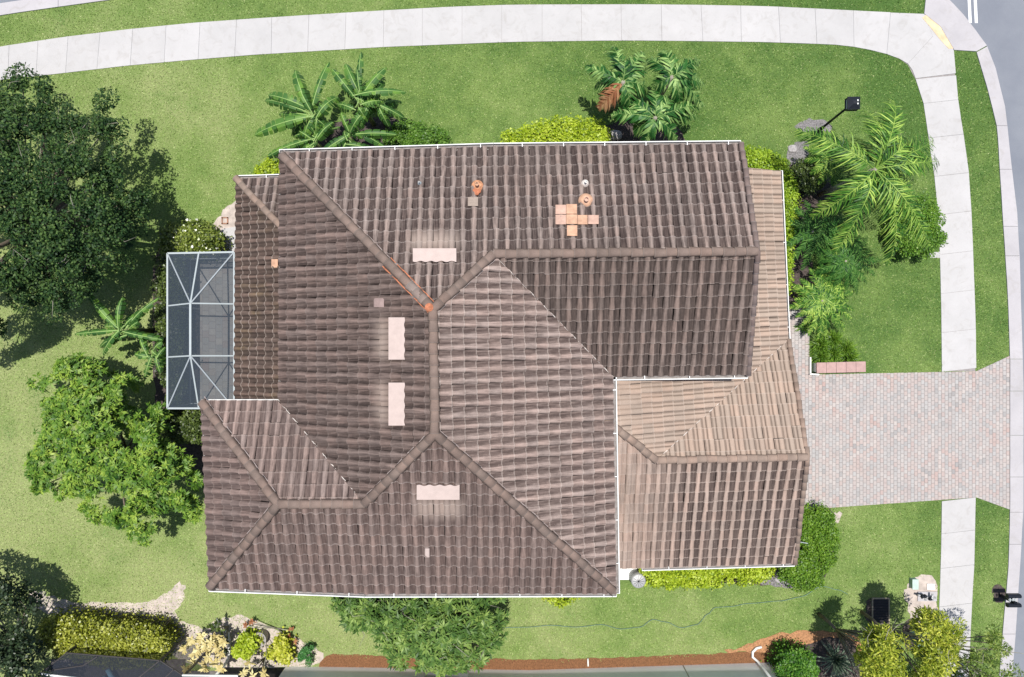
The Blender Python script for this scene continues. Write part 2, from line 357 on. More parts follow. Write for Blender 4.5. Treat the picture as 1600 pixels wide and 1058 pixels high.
# kerb along the street at the top left
for x0, x1 in ((-120, -30), (-30, 92), (92, 230)):
    f = lambda x: 25 - .155 * x + .00008 * x * x
    slab([(x0, f(x0) - 19), ((x0 + x1) / 2, f((x0 + x1) / 2) - 19), (x1, f(x1) - 19), (x1, f(x1)), ((x0 + x1) / 2, f((x0 + x1) / 2)), (x0, f(x0))])
tag(mb.build('kerb', M['curb'], attr=at), kind='structure')
sheet('street', [(1470, -9), (1490, 8), (1505, 24), (1522, 46)] + KO + [(1700, 1250), (2400, 1250), (2400, -900), (1300, -900), (1400, -140), (1452, -120)], .02, M['asphalt'])
sheet('side_street', [(-900, 150), (-120, 26), (0, 7), (92, -8), (230, -26), (230, -900), (-900, -900)], .02, M['asphalt'])
mb = MB()
for x in (1513.5, 1523):
    a, b = P(x, -60, .024), P(x + 2.5, 36, .024); mb.prism([(a.x - .065 - .06, a.y), (a.x + .065 - .06, a.y), (b.x + .065, b.y), (b.x - .065, b.y)], .018, .026)
tag(mb.build('road_marking', plain('road paint', (.72, .72, .72), .7, .1)), kind='structure')
mb = MB()
ps = [(1446, 24), (1464, 34), (1480, 52), (1492, 76), (1482, 77), (1468, 62), (1452, 42), (1440, 28)]
mb.prism([tuple(P(*p)[:2]) for p in ps], .02, SWZ - .012)
tag(mb.build('sidewalk_ramp_strip', plain('worn tan concrete', (.62, .47, .30), .9, .2, scale=3)), kind='structure')

# pavers (running bond in columns)
def pavers(name, polys, w, l, z, mat, seed=1, ang=0):
    rr = random.Random(seed); out = bmesh.new(); out.faces.layers.float.new('rnd')
    for pl in polys:
        poly = [(P(*p).x, P(*p).y) for p in pl]
        bm = bmesh.new(); lay = bm.faces.layers.float.new('rnd')
        x0 = min(p[0] for p in poly); x1 = max(p[0] for p in poly); y0 = min(p[1] for p in poly); y1 = max(p[1] for p in poly)
        for i in range(math.floor(x0 / w), math.ceil(x1 / w)):
            off = (i % 2) * .5 + ((i * 7) % 3) * .06
            for j in range(math.floor(y0 / l) - 1, math.ceil(y1 / l) + 1):
                lx = i * w; ly = (j + off) * l
                if dist_in(poly, lx + w / 2, ly + l / 2) < -l: continue
                g = .006; h = z + rr.uniform(-.002, .002); e = .007
                o = [(lx + g, ly + g), (lx + w - g, ly + g), (lx + w - g, ly + l - g), (lx + g, ly + l - g)]
                q = [(lx + g + e, ly + g + e), (lx + w - g - e, ly + g + e), (lx + w - g - e, ly + l - g - e), (lx + g + e, ly + l - g - e)]
                v0 = [bm.verts.new((*p, h - .012)) for p in o]; v1 = [bm.verts.new((*p, h)) for p in q]; rv = rr.random()
                for f in [bm.faces.new(v1)] + [bm.faces.new((v0[k], v0[(k + 1) % 4], v1[(k + 1) % 4], v1[k])) for k in range(4)]: f[lay] = rv
        clip_convex(bm, poly); me = bpy.data.meshes.new('t'); bm.to_mesh(me); bm.free(); out.from_mesh(me); bpy.data.meshes.remove(me)
    me = bpy.data.meshes.new(name); out.to_mesh(me); out.free(); return tag(link(name, me, mat), kind='structure')
DRV = [[(1150, 588), (1235, 586), (1525, 580), (1525, 777), (1300, 793), (1150, 800)], [(1525, 580), (1577, 556), (1577, 796), (1525, 777)], [(1190, 480), (1264, 480), (1264, 587), (1190, 587)]]
pavers('driveway', DRV, .152, .205, .035, M['paver'])
sheet('driveway_bed', [(1150, 587), (1190, 587), (1190, 480), (1264, 480), (1264, 586), (1525, 580), (1577, 556), (1577, 796), (1525, 777), (1300, 793), (1150, 801)], .022, M['joint'])

# ================================================================= HOUSE
ZM, ZL = 5.5, 2.8
house = empty('house', (0, 0, 0), 'house with weathered brown tile roof and white gutters in the centre', 'house')
A = P(437, 239, ZM); B = P(1157, 225, ZM); RG = P(1182, 393, 7.12); G = P(1168, 586, ZM); V = P(958, 589, ZM); SE = P(963, 927, ZM)
S1 = P(677, 483, 7.86); S2 = P(680, 677, 7.86); H1 = P(771, 397, 7.12); K = P(570, 787, 6.82); L_ = P(435, 625, ZM); W1 = P(314, 625, ZM); W2 = P(327, 919, ZM); WR = P(435, 787, 6.82)
NM = P(771, 229, ZM); SM = P(570, 928, ZM)
vents_px = [(645, 713, 388, 410), (607, 633, 496, 562), (607, 633, 598, 665), (651, 718, 757, 781)]
TW, CL = .378, .435
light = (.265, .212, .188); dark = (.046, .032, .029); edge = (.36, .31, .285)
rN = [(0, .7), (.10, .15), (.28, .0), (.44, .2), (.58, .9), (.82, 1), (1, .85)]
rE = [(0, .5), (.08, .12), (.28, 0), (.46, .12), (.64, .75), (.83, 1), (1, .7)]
k_ = lambda px, py, z: P(px, py, z)
def zone(x0, x1, y0, y1, z): a, b = P(x0, y0, z), P(x1, y1, z); return (min(a.x, b.x), max(a.x, b.x), min(a.y, b.y), max(a.y, b.y))
MR = {
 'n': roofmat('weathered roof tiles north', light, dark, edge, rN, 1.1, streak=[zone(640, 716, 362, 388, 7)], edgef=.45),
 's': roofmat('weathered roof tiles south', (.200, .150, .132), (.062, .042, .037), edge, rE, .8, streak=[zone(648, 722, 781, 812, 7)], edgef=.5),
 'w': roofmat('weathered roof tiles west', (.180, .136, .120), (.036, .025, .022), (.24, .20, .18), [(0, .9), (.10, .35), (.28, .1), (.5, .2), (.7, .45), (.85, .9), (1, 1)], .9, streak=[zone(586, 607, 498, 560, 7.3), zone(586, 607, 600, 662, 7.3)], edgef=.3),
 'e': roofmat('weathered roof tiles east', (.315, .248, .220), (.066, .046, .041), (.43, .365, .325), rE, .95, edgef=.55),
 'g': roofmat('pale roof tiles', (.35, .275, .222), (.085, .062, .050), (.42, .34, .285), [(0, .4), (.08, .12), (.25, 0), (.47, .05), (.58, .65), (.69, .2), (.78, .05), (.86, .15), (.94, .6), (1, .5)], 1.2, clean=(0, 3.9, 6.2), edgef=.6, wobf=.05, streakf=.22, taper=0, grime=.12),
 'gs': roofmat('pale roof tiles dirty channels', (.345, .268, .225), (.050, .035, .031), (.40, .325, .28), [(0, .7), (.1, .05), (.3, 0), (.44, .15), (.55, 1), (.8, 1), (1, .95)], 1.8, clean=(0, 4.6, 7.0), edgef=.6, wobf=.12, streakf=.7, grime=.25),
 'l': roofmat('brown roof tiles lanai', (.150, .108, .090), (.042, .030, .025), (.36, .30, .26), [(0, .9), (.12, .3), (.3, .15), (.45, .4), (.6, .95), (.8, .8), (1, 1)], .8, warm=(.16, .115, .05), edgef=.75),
}
def roof(polys, fit, mat, prof=PROF, seed=1, tw=TW, cl=CL, shift=0.0, parent=None):
    bm = roof_bm([[tuple(p) for p in q] for q in polys], fit, tw, cl, prof, seed, shift)
    me = bpy.data.meshes.new('roof_slope'); bm.to_mesh(me); bm.free()
    me.polygons.foreach_set('use_smooth', [False] * len(me.polygons))
    return link('roof_slope', me, mat, parent or house)
# base deck under the tiles so no gap shows
def deck(polys):
    mb = MB()
    for q in polys: mb.add([Vector(p) - Vector((0, 0, .16)) for p in q], [tuple(range(len(q)))])
    return mb.build('roof_deck', plain('roof underlay', (.05, .04, .04), .95), house)
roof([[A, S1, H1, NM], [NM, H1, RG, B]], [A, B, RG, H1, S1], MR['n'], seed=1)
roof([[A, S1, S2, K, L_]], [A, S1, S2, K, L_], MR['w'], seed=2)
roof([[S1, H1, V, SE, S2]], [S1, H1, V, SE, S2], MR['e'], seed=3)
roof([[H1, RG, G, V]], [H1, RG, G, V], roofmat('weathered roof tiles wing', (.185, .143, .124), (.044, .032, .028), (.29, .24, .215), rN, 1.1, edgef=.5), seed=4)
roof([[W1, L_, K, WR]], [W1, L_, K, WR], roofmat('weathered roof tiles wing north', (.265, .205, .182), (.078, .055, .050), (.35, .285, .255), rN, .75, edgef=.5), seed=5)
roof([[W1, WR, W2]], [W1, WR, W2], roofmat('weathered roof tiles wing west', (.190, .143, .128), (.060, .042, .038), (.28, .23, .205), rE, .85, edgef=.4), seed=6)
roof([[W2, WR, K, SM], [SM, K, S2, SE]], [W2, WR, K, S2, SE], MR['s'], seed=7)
# lower roofs
GR = P(1025, 719, 4.69); G1 = P(1260, 714, 4.69); G2 = P(1241, 880, ZL); VS = P(1231, 531, ZL); EN = P(1219, 267, ZL); HE = Vector((3.1, -2.70, 5.46)); GSW = Vector((3.2, -9.33, ZL))
xs = 7.6; t = (VS.x - xs) / (VS.x - GR.x); VX = VS.lerp(GR, t)
ef = [VS, EN, GR]
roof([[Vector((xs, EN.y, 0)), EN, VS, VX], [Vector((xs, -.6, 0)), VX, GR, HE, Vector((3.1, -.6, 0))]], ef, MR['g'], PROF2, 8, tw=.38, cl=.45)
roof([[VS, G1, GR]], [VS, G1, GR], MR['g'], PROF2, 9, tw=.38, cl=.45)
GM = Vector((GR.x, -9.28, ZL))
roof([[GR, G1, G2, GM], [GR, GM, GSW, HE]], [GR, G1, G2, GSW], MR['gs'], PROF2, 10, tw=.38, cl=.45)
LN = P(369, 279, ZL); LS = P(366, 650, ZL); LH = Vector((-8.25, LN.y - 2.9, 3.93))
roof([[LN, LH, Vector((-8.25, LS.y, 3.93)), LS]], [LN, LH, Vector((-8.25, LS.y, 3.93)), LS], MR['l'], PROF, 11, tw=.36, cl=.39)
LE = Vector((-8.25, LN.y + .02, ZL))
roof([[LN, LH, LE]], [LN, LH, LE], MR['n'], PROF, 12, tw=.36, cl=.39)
deck([[A, S1, H1, NM], [NM, H1, RG, B], [A, S1, S2, K, L_], [S1, H1, V, SE, S2], [H1, RG, G, V], [W1, L_, K, WR], [W1, WR, W2], [W2, WR, K, SM], [SM, K, S2, SE],
      [VS, G1, GR], [GR, G1, G2, GSW, HE], [LN, LH, Vector((-8.25, LS.y, 3.93)), LS], [LN, LH, LE], [EN, VS, GR, HE, Vector((3.1, -.6, 5.46)), Vector((xs, -.6, 3.96)), Vector((xs, EN.y, 3.94))]])
# ridge and hip caps
def caps(a, b, mat, r=.168, step=.40, lift=.05, name='ridge_cap', seed=0, lo=0, hi=1):
    rr = random.Random(seed + int(abs(a.x) * 100)); a, b = a.lerp(b, lo), a.lerp(b, hi)
    if a.z > b.z + .01: a, b = b, a
    d = (b - a); Ln = d.length; d.normalize(); side = d.cross(Vector((0, 0, 1))).normalized(); up = side.cross(d).normalized()
    bm = bmesh.new(); uv = bm.loops.layers.uv.new('tile'); rl = bm.faces.layers.float.new('rnd'); n = int(Ln / step) + 1; st = Ln / n
    for i in range(n):
        rv = rr.random(); o = side * rr.gauss(0, .008); dz = rr.gauss(0, .006)
        ends = []
        for t, rad, lf in ((0, r * .9, .0), (0, r * 1.06, .035), (st * 1.08, r * .9, 0)):
            ring = []
            for k in range(9):
                th = math.pi * k / 8
                ring.append((bm.verts.new(a + d * (i * st + t) + o + side * math.cos(th) * rad + up * (math.sin(th) * rad * .75 + lift + lf + dz - .03)), (.28 + .30 * abs(math.cos(th)) ** 3, .001 if t == 0 else 1)))
            ends.append(ring)
        for r0, r1 in zip(ends[:-1], ends[1:]):
            for k in range(8):
                q = (r0[k], r0[k + 1], r1[k + 1], r1[k]); f = bm.faces.new([x[0] for x in q]); f[rl] = rv; f.smooth = True
                for lp, x in zip(f.loops, q): lp[uv].uv = x[1]
    me = bpy.data.meshes.new(name); bm.to_mesh(me); bm.free()
    return link(name, me, mat, house)
capm = roofmat('ridge cap tiles', (.215, .163, .138), (.07, .048, .040), (.30, .25, .22), [(0, 0), (.4, .2), (.55, .8), (1, .9)], .9, edgef=.35)
capg = roofmat('pale ridge cap tiles', (.29, .22, .178), (.12, .085, .07), (.44, .35, .3), [(0, 0), (.4, .1), (.55, .6), (1, .9)], .8, edgef=.3)
for a, b in ((A, S1), (SE, S2), (S2, S1), (K, S2), (H1, S1), (H1, RG), (WR, K), (W1, WR), (W2, WR)): caps(a, b, capm, lo=.022 if a in (A, SE, W1, W2) else 0)
caps(GR, G1, capg, r=.15); caps(GR, HE, capg, r=.15); caps(LN, LH, capg, r=.14)
# mortar bead either side of caps: pale / dark seams
def mortar(a, b, off, mat, w=.035, lift=.075):
    mb = MB(); d = (b - a); n = max(2, int(d.length / .18)); side = d.cross(Vector((0, 0, 1))).normalized()
    pts = [a.lerp(b, i / n) + side * (off + random.gauss(0, .008)) + Vector((0, 0, lift - abs(off) * .35 + random.gauss(0, .004))) for i in range(n + 1)]
    mb.tube(pts, [w / 2 * random.uniform(.5, 1.1) for _ in pts], 5); return mb.build('mortar_bead', mat, house)
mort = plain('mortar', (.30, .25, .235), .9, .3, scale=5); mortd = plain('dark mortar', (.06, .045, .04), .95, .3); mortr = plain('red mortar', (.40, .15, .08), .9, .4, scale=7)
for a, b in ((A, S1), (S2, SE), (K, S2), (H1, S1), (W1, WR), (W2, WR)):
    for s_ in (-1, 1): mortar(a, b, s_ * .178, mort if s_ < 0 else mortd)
q = A.lerp(S1, .72)
for s_ in (-1, 1): mortar(q, S1, s_ * .19, mortr, .06, .095)
mb = MB(); mb.lathe(S1 + Vector((-.12, .05, .05)), [(.15, 0), (.14, .1), (.08, .14), (.01, .15)], 12); mb.build('mortar_patch', mortr, house)
newcap = roofmat('replaced cap tiles', (.27, .22, .195), (.13, .10, .09), (.33, .28, .25), [(0, 0), (1, .4)], .7)
cc = caps(A, S1, newcap, r=.172, lift=.06, lo=.86, hi=.97, name='replaced_ridge_cap')
# valley flashing
flash = plain('valley metal', (.55, .50, .46), .5, .2)
def valley(a, b, dash=True, w=.035):
    mb = MB(); n = int((b - a).length / .09)
    pts = [a.lerp(b, i / n) + Vector((0, 0, random.gauss(.035, .012) if (i % 4) else -.03)) for i in range(n + 1)]
    mb.tube(pts, w * .5, 6)
    return mb.build('valley_flashing', flash, house)
valley(H1.lerp(V, .05), V); valley(K.lerp(L_, .05), L_); valley(GR.lerp(VS, .04), VS)
# rake tiles at gable ends
def rake(a, b, mat, out):
    a = a + out; b = b + out; caps(a, b, mat, r=.10, step=.385, lift=.05, name='rake_tile')
rk = roofmat('rake tiles', (.20, .155, .14), (.07, .05, .05), (.34, .28, .26), [(0, 0), (1, .6)], .8)
rake(B, RG, rk, Vector((.02, 0, 0))); rake(G, RG, rk, Vector((.02, 0, 0)))
rake(VS, G1, capg, Vector((.02, 0, 0))); rake(G2, G1, capg, Vector((.02, 0, 0)))
# gutters and fascia
gshade = plain('gutter inner shade', (.22, .2, .19), .9, .3)  # grey stands in for the shade inside the gutter trough
def gutter(a, b, mat=None, w=.12, out=None, name='gutter'):
    a = Vector(a); b = Vector(b); d = (b - a).normalized(); side = d.cross(Vector((0, 0, 1))).normalized()
    if out is not None and side.dot(out) < 0: side = -side
    mb = MB(); a = a + Vector((0, 0, -.03)); b = b + Vector((0, 0, -.03))
    mb.bar(a + side * .0, b + side * .0, .02, .13, 1); mb.bar(a + side * (w - .01), b + side * (w - .01), .034, .12); mb.bar(a + side * w / 2 + Vector((0, 0, -.065)), b + side * w / 2 + Vector((0, 0, -.065)), w, .012, 1)
    for e in (a, b): mb.bar(e, e + side * w, .014, .13)
    n = max(1, int((b - a).length / 1.45))
    for i in range(1, n + 1):
        p = a.lerp(b, (i - .3) / n) + Vector((0, 0, .064)); mb.bar(p - side * .03, p + side * (w + .01), .028, .014)
    return mb.build(name, [mat or M['white'], gshade], house)
up3 = Vector
gutter(A, NM, out=Vector((0, 1, 0))); gutter(NM, B, out=Vector((0, 1, 0)))
gutter(W2, SM, out=Vector((0, -1, 0))); gutter(SM, SE, out=Vector((0, -1, 0)))
gutter(SE, V, out=Vector((1, 0, 0))); gutter(V, G, out=Vector((0, -1, 0)))
gutter(LN, P(437, 277, ZL), out=Vector((0, 1, 0))); gutter(EN, VS, out=Vector((1, 0, 0)), w=.09); gutter(P(1003, 887, ZL), G2, out=Vector((0, -1, 0)))
mb = MB()
for a, b in ((A, B), (B, RG), (RG, G), (G, V), (V, SE), (SE, W2), (W2, W1), (W1, L_), (L_, A), (EN, VS), (VS, G1), (G1, G2), (G2, GSW), (LN, LS), (LN, LE)):
    mb.bar(a + Vector((0, 0, -.14)), b + Vector((0, 0, -.14)), .03, .16)
mb.build('fascia', M['white'], house)
mb = MB(); foot = [(-8.1, 6.3), (7.7, 6.6), (7.7, -.95), (3.3, -.95), (3.3, -8.85), (-10.6, -8.7), (-10.9, -2.75), (-8.1, -2.75)]
mb.prism(foot, 0, ZM - .16)
mb.prism([(-10.8, -2.5), (-8.0, -2.5), (-8.0, 6.1), (-10.8, 6.1)], 0, ZL - .15)
mb.prism([(7.6, -.1), (10.5, -.1), (10.4, 6.4), (7.6, 6.4)], 0, ZL - .15)
mb.prism([(3.3, -8.9), (10.9, -8.75), (10.75, -.4), (3.3, -.4)], 0, ZL - .17)
gy = [(10.62, -8.7, ZL - .17), (10.62, -4.5, 4.5), (10.62, -.45, ZL - .17)]
mb.add(gy + [(10.8, y, z) for _, y, z in gy], [(0, 1, 2), (5, 4, 3), (0, 3, 4, 1), (1, 4, 5, 2)])
gy = [(7.55, 6.55, ZM - .16), (7.55, 2.8, 6.95), (7.55, -.9, ZM - .16)]
mb.add(gy + [(7.7, y, z) for _, y, z in gy], [(0, 1, 2), (5, 4, 3), (0, 3, 4, 1), (1, 4, 5, 2)])
mb.build('wall', M['wall'], house)
mb = MB(); sof = [A, B, G, V, SE, W2, W1, L_]; mb.add([Vector((p.x, p.y, ZM - .15)) for p in sof], [tuple(range(8))]); mb.build('soffit', M['white'], house)
gd = MB()
for i in range(4): gd.box((10.92, -5.4, .30 + i * .56), (.05, 4.9, .54))
gd.build('garage_door', M['white'], house)
for (x, y, z, dx, dy) in ((-5, 6.42, 4.1, 1.4, .08), (0, 6.52, 4.1, 1.4, .08), (4.5, 6.58, 4.1, 1.4, .08), (-6, -8.82, 4.1, 1.4, .08), (-1, -8.86, 4.1, 1.4, .08), (7.74, 3, 4.6, .08, 1.3), (3.36, -6, 4.6, .08, 1.2), (-10.82, -5.5, 4.1, .08, 1.4)):
    mb = MB(); mb.box((x, y, z), (dx + .0, dy, 1.2)); w = mb.build('window', M['white'], house)
    mb = MB(); mb.box((x + math.copysign(.02, x) * (dx < .1), y + math.copysign(.02, y) * (dy < .1), z), (dx - (.14 if dx > .1 else 0), dy - (.14 if dy > .1 else 0), 1.06)); g_ = mb.build('pane', M['glass'], w)
# --- roof furniture
def surf(fitpts):
    a, b, c = fit_plane(fitpts); return lambda x, y: a * x + b * y + c
def on(px, py, f, up=.05):
    z = 6.0
    for _ in range(12): p = P(px, py, z); z = f(p.x, p.y) + up
    return P(px, py, z)
fN = surf([A, B, RG, H1, S1]); fW = surf([A, S1, S2, K, L_]); fS = surf([W2, WR, K, S2, SE]); fL = surf([LN, LH, Vector((-8.25, LS.y, 3.93)), LS])
ventm = plain('pale vent paint', (.46, .37, .335), .6, .07, scale=4)
for (x0, x1, y0, y1), f, axis, wav in ((vents_px[0], fN, 'x', 1), (vents_px[1], fW, 'y', 1), (vents_px[2], fW, 'y', 1), (vents_px[3], fS, 'x', -1)):
    # a low hooded vent: front rail straight, uphill edge scalloped over the tile crowns
    n = 26; low = []; high = []
    for i in range(n + 1):
        t = i / n; s_ = 1.3 * math.sin(t * math.pi * 2 * 4.2)
        if axis == 'x':
            x = x0 + (x1 - x0) * t; lo, hi = (y0, y1 - 1.5 + s_ * .8) if wav > 0 else (y1, y0 + 1.5 - s_ * .8)
            low.append(on(x, lo, f, .19)); high.append(on(x, hi, f, .135))
        else:
            y = y0 + (y1 - y0) * t; low.append(on(x0, y, f, .19)); high.append(on(x1 - 1 + s_ * .6, y, f, .135))
    mb = MB(); D = Vector((0, 0, -.13)); n1 = n + 1
    vs = low + high + [p + D for p in low] + [p + D for p in high]
    fs = [(i, i + 1, n1 + i + 1, n1 + i) for i in range(n)] + [(2 * n1 + i, 2 * n1 + i + 1, i + 1, i) for i in range(n)] + [(n1 + i, n1 + i + 1, 3 * n1 + i + 1, 3 * n1 + i) for i in range(n)]
    fs += [(0, n1, 3 * n1, 2 * n1), (n, 2 * n1 - 1 + 0, 3 * n1 + n, 2 * n1 + n)]
    mb.add(vs, fs); mb.build('roof_vent', ventm, house)
    # dark louvre strip under the hood's low edge
tan = plain('new orange tiles', (.50, .30, .20), .85, .25, scale=4); tan2 = plain('new pinkish tiles', (.46, .30, .235), .85, .2, scale=4)
def flat_tiles(rects, mat, f, lab=None, name='replaced_tile', up=.10):
    for (x0, y0, x1, y1) in rects:
        mb = MB(); n = 8
        top = []; bot = []
        for i in range(n + 1):
            t = i / n; w = .03 * abs(math.sin(t * math.pi)) ** .6
            top.append(on(x0 + (x1 - x0) * t, y0, f, up + w)); bot.append(on(x0 + (x1 - x0) * t, y1, f, up - .012 + w))
        vs = top + bot + [p - Vector((0, 0, .06)) for p in top] + [p - Vector((0, 0, .06)) for p in bot]; m1 = n + 1
        fs = [(i + 1, i, m1 + i, m1 + i + 1) for i in range(n)] + [(i, i + 1, 2 * m1 + i + 1, 2 * m1 + i) for i in range(n)] + [(m1 + i, m1 + i + 1, 3 * m1 + i + 1, 3 * m1 + i) for i in range(n)]
        fs += [(0, m1, 3 * m1, 2 * m1), (n, m1 + n, 3 * m1 + n, 2 * m1 + n)]
        mb.add(vs, fs); o = mb.build(name, mat, house)
        if lab: o['label'] = lab
flat_tiles([(885, 319, 901.5, 334), (885, 335, 902, 350), (902.5, 336, 918, 350.5), (886, 352, 902, 368.5)], tan, fN, 'fresh orange replacement roof tile')
flat_tiles([(868, 320, 884.5, 334.5), (868, 335.5, 884.5, 350.5), (919, 336, 935.5, 350)], tan2, fN, 'fresh pinkish replacement roof tile')
flat_tiles([(424, 405, 434, 418)], tan, fL, 'single orange roof tile on the low lanai roof'); flat_tiles([(584, 466, 600, 480)], plain('grey pink tile', (.26, .19, .175), .9), fW)
flat_tiles([(664, 857, 671, 871)], ventm, fS, 'small white tile patch'); flat_tiles([(731, 308, 747, 322)], plain('tan flashing', (.30, .24, .2), .9), fN)
def boot(px, py, f, r, h, mat, pm=None, cone=True):
    p = on(px, py, f, .04); mb = MB(); mb.lathe(p, [(r * 1.6, 0), (r * 1.5, .05), (r, .10), (r * .8, .14)], 14); b_ = mb.build('pipe_flashing', mat, house, True)
    mb = MB(); mb.lathe(p + Vector((0, 0, .1)), [(r * .5, 0), (r * .5, h), (r * .36, h), (r * .36, h - .1)], 12); mb.build('vent_pipe', pm or M['white'], b_)
boot(915, 314, fN, .17, .22, tan, tan2); boot(914, 287, fN, .09, .25, plain('white pvc', (.62, .55, .5), .5), None)
boot(746, 291, fN, .14, .28, plain('orange flashing', (.50, .24, .13), .8, .4, scale=9), tan); boot(656, 287, fN, .05, .2, M['offwhite'])
mb = MB()
for px, py, f in ((745, 302, fN), (742, 298, fN), (748, 299, fN)):
    p = on(px, py, f, .07); mb.lathe(p, [(.09, 0), (.08, .05), (.03, .07)], 8)
mb.build('mortar_patch', mortr, house)

# ================================================================= VEGETATION TOOLS
def build_leaves(name, V4, rnd, mat, parent, extra=None):
    """V4: (n,4,3) quads"""
    n = len(V4); v = V4.reshape(-1, 3).astype(np.float32)
    me = bpy.data.meshes.new(name); me.vertices.add(4 * n); me.vertices.foreach_set('co', v.ravel())
    me.loops.add(4 * n); me.loops.foreach_set('vertex_index', np.arange(4 * n, dtype=np.int32))
    me.polygons.add(n); me.polygons.foreach_set('loop_start', np.arange(0, 4 * n, 4, dtype=np.int32)); me.polygons.foreach_set('loop_total', np.full(n, 4, dtype=np.int32))
    me.update(calc_edges=True); a = me.attributes.new('rnd', 'FLOAT', 'FACE'); a.data.foreach_set('value', rnd.astype(np.float32))
    return link(name, me, mat, parent)
def nrmz(a): return a / (np.linalg.norm(a, axis=-1, keepdims=True) + 1e-9)
def leaf_quads(base, dirs, nor, ln, wd, droop=0.0):
    d = nrmz(dirs); s = nrmz(np.cross(d, nor)); ln = np.asarray(ln).reshape(-1, 1); wd = np.asarray(wd).reshape(-1, 1)
    tip = base + d * ln; tip[:, 2] -= droop * ln[:, 0]
    mid = base + d * ln * .45
    return np.stack([base, mid + s * wd, tip, mid - s * wd], 1)
def shell_leaves(C, Rr, n, ls, up=.5, asp=.35, inner=.35):
    """n leaves spread in the outer shell of ellipsoid clumps; C (k,3) centres, Rr (k,3) radii"""
    k = len(C); idx = rng.integers(0, k, n); d = nrmz(rng.normal(size=(n, 3))); d[:, 2] = np.abs(d[:, 2]) * .9 + d[:, 2] * .1
    d = nrmz(d)
    r = (1 - inner * rng.random(n) ** 1.5)[:, None]
    p = C[idx] + d * Rr[idx] * r
    nor = nrmz(d + np.array([0, 0, up]) + rng.normal(size=(n, 3)) * .45)
    dr = nrmz(np.cross(nor, rng.normal(size=(n, 3))) + d * .35)
    l = ls * rng.uniform(.6, 1.3, n)
    return leaf_quads(p, dr, nor, l, l * asp), rng.random(n)
def rosettes(pts, nor, nl, ls, asp=.16, lift=.35):
    k = len(pts); base = np.repeat(pts, nl, 0); nn = np.repeat(nor, nl, 0)
    dr = nrmz(np.cross(nn, rng.normal(size=nn.shape))); dr = nrmz(dr + nn * rng.uniform(-.2, lift * 2, (len(nn), 1)))
    l = ls * rng.uniform(.7, 1.2, len(nn)); leafn = nrmz(nn + np.array([0, 0, .4]))
    rn = np.repeat(rng.random(k) * .6, nl) + rng.random(len(nn)) * .4
    return leaf_quads(base, dr, leafn, l, l * asp, .15), rn
def inpoly(poly, x, y):
    c = np.zeros(x.shape, bool); n = len(poly)
    for i in range(n):
        x0, y0 = poly[i]; x1, y1 = poly[(i + 1) % n]
        if y0 == y1: continue
        t = ((y0 > y) != (y1 > y)) & (x < (x1 - x0) * (y - y0) / (y1 - y0) + x0); c ^= t
    return c
def edge_dist(poly, x, y):
    d = np.full(x.shape, 1e9); n = len(poly)
    for i in range(n):
        a = np.array(poly[i], float); b = np.array(poly[(i + 1) % n], float); ab = b - a; L2 = (ab ** 2).sum() + 1e-9
        t = np.clip(((x - a[0]) * ab[0] + (y - a[1]) * ab[1]) / L2, 0, 1)
        d = np.minimum(d, np.hypot(x - a[0] - t * ab[0], y - a[1] - t * ab[1]))
    return d
def sample_outline(poly, n, zlo, zhi, full):
    """clump centres under a crown outline given where the crown stands: dome height grows with distance from its edge (full px)"""
    xs_ = [p[0] for p in poly]; ys_ = [p[1] for p in poly]; out = []
    while len(out) < n:
        x = rng.uniform(min(xs_), max(xs_), 400); y = rng.uniform(min(ys_), max(ys_), 400); ok = inpoly(poly, x, y); x, y = x[ok], y[ok]
        e = edge_dist(poly, x, y)
        for a, b, c in zip(x, y, e):
            t = min(1, c / full); z = zlo + (zhi - zlo) * math.sqrt(1 - (1 - t) ** 2) * rng.uniform(.78, 1.0)
            out.append(P(a, b, z)[:])
            if len(out) >= n: break
    return np.array(out)
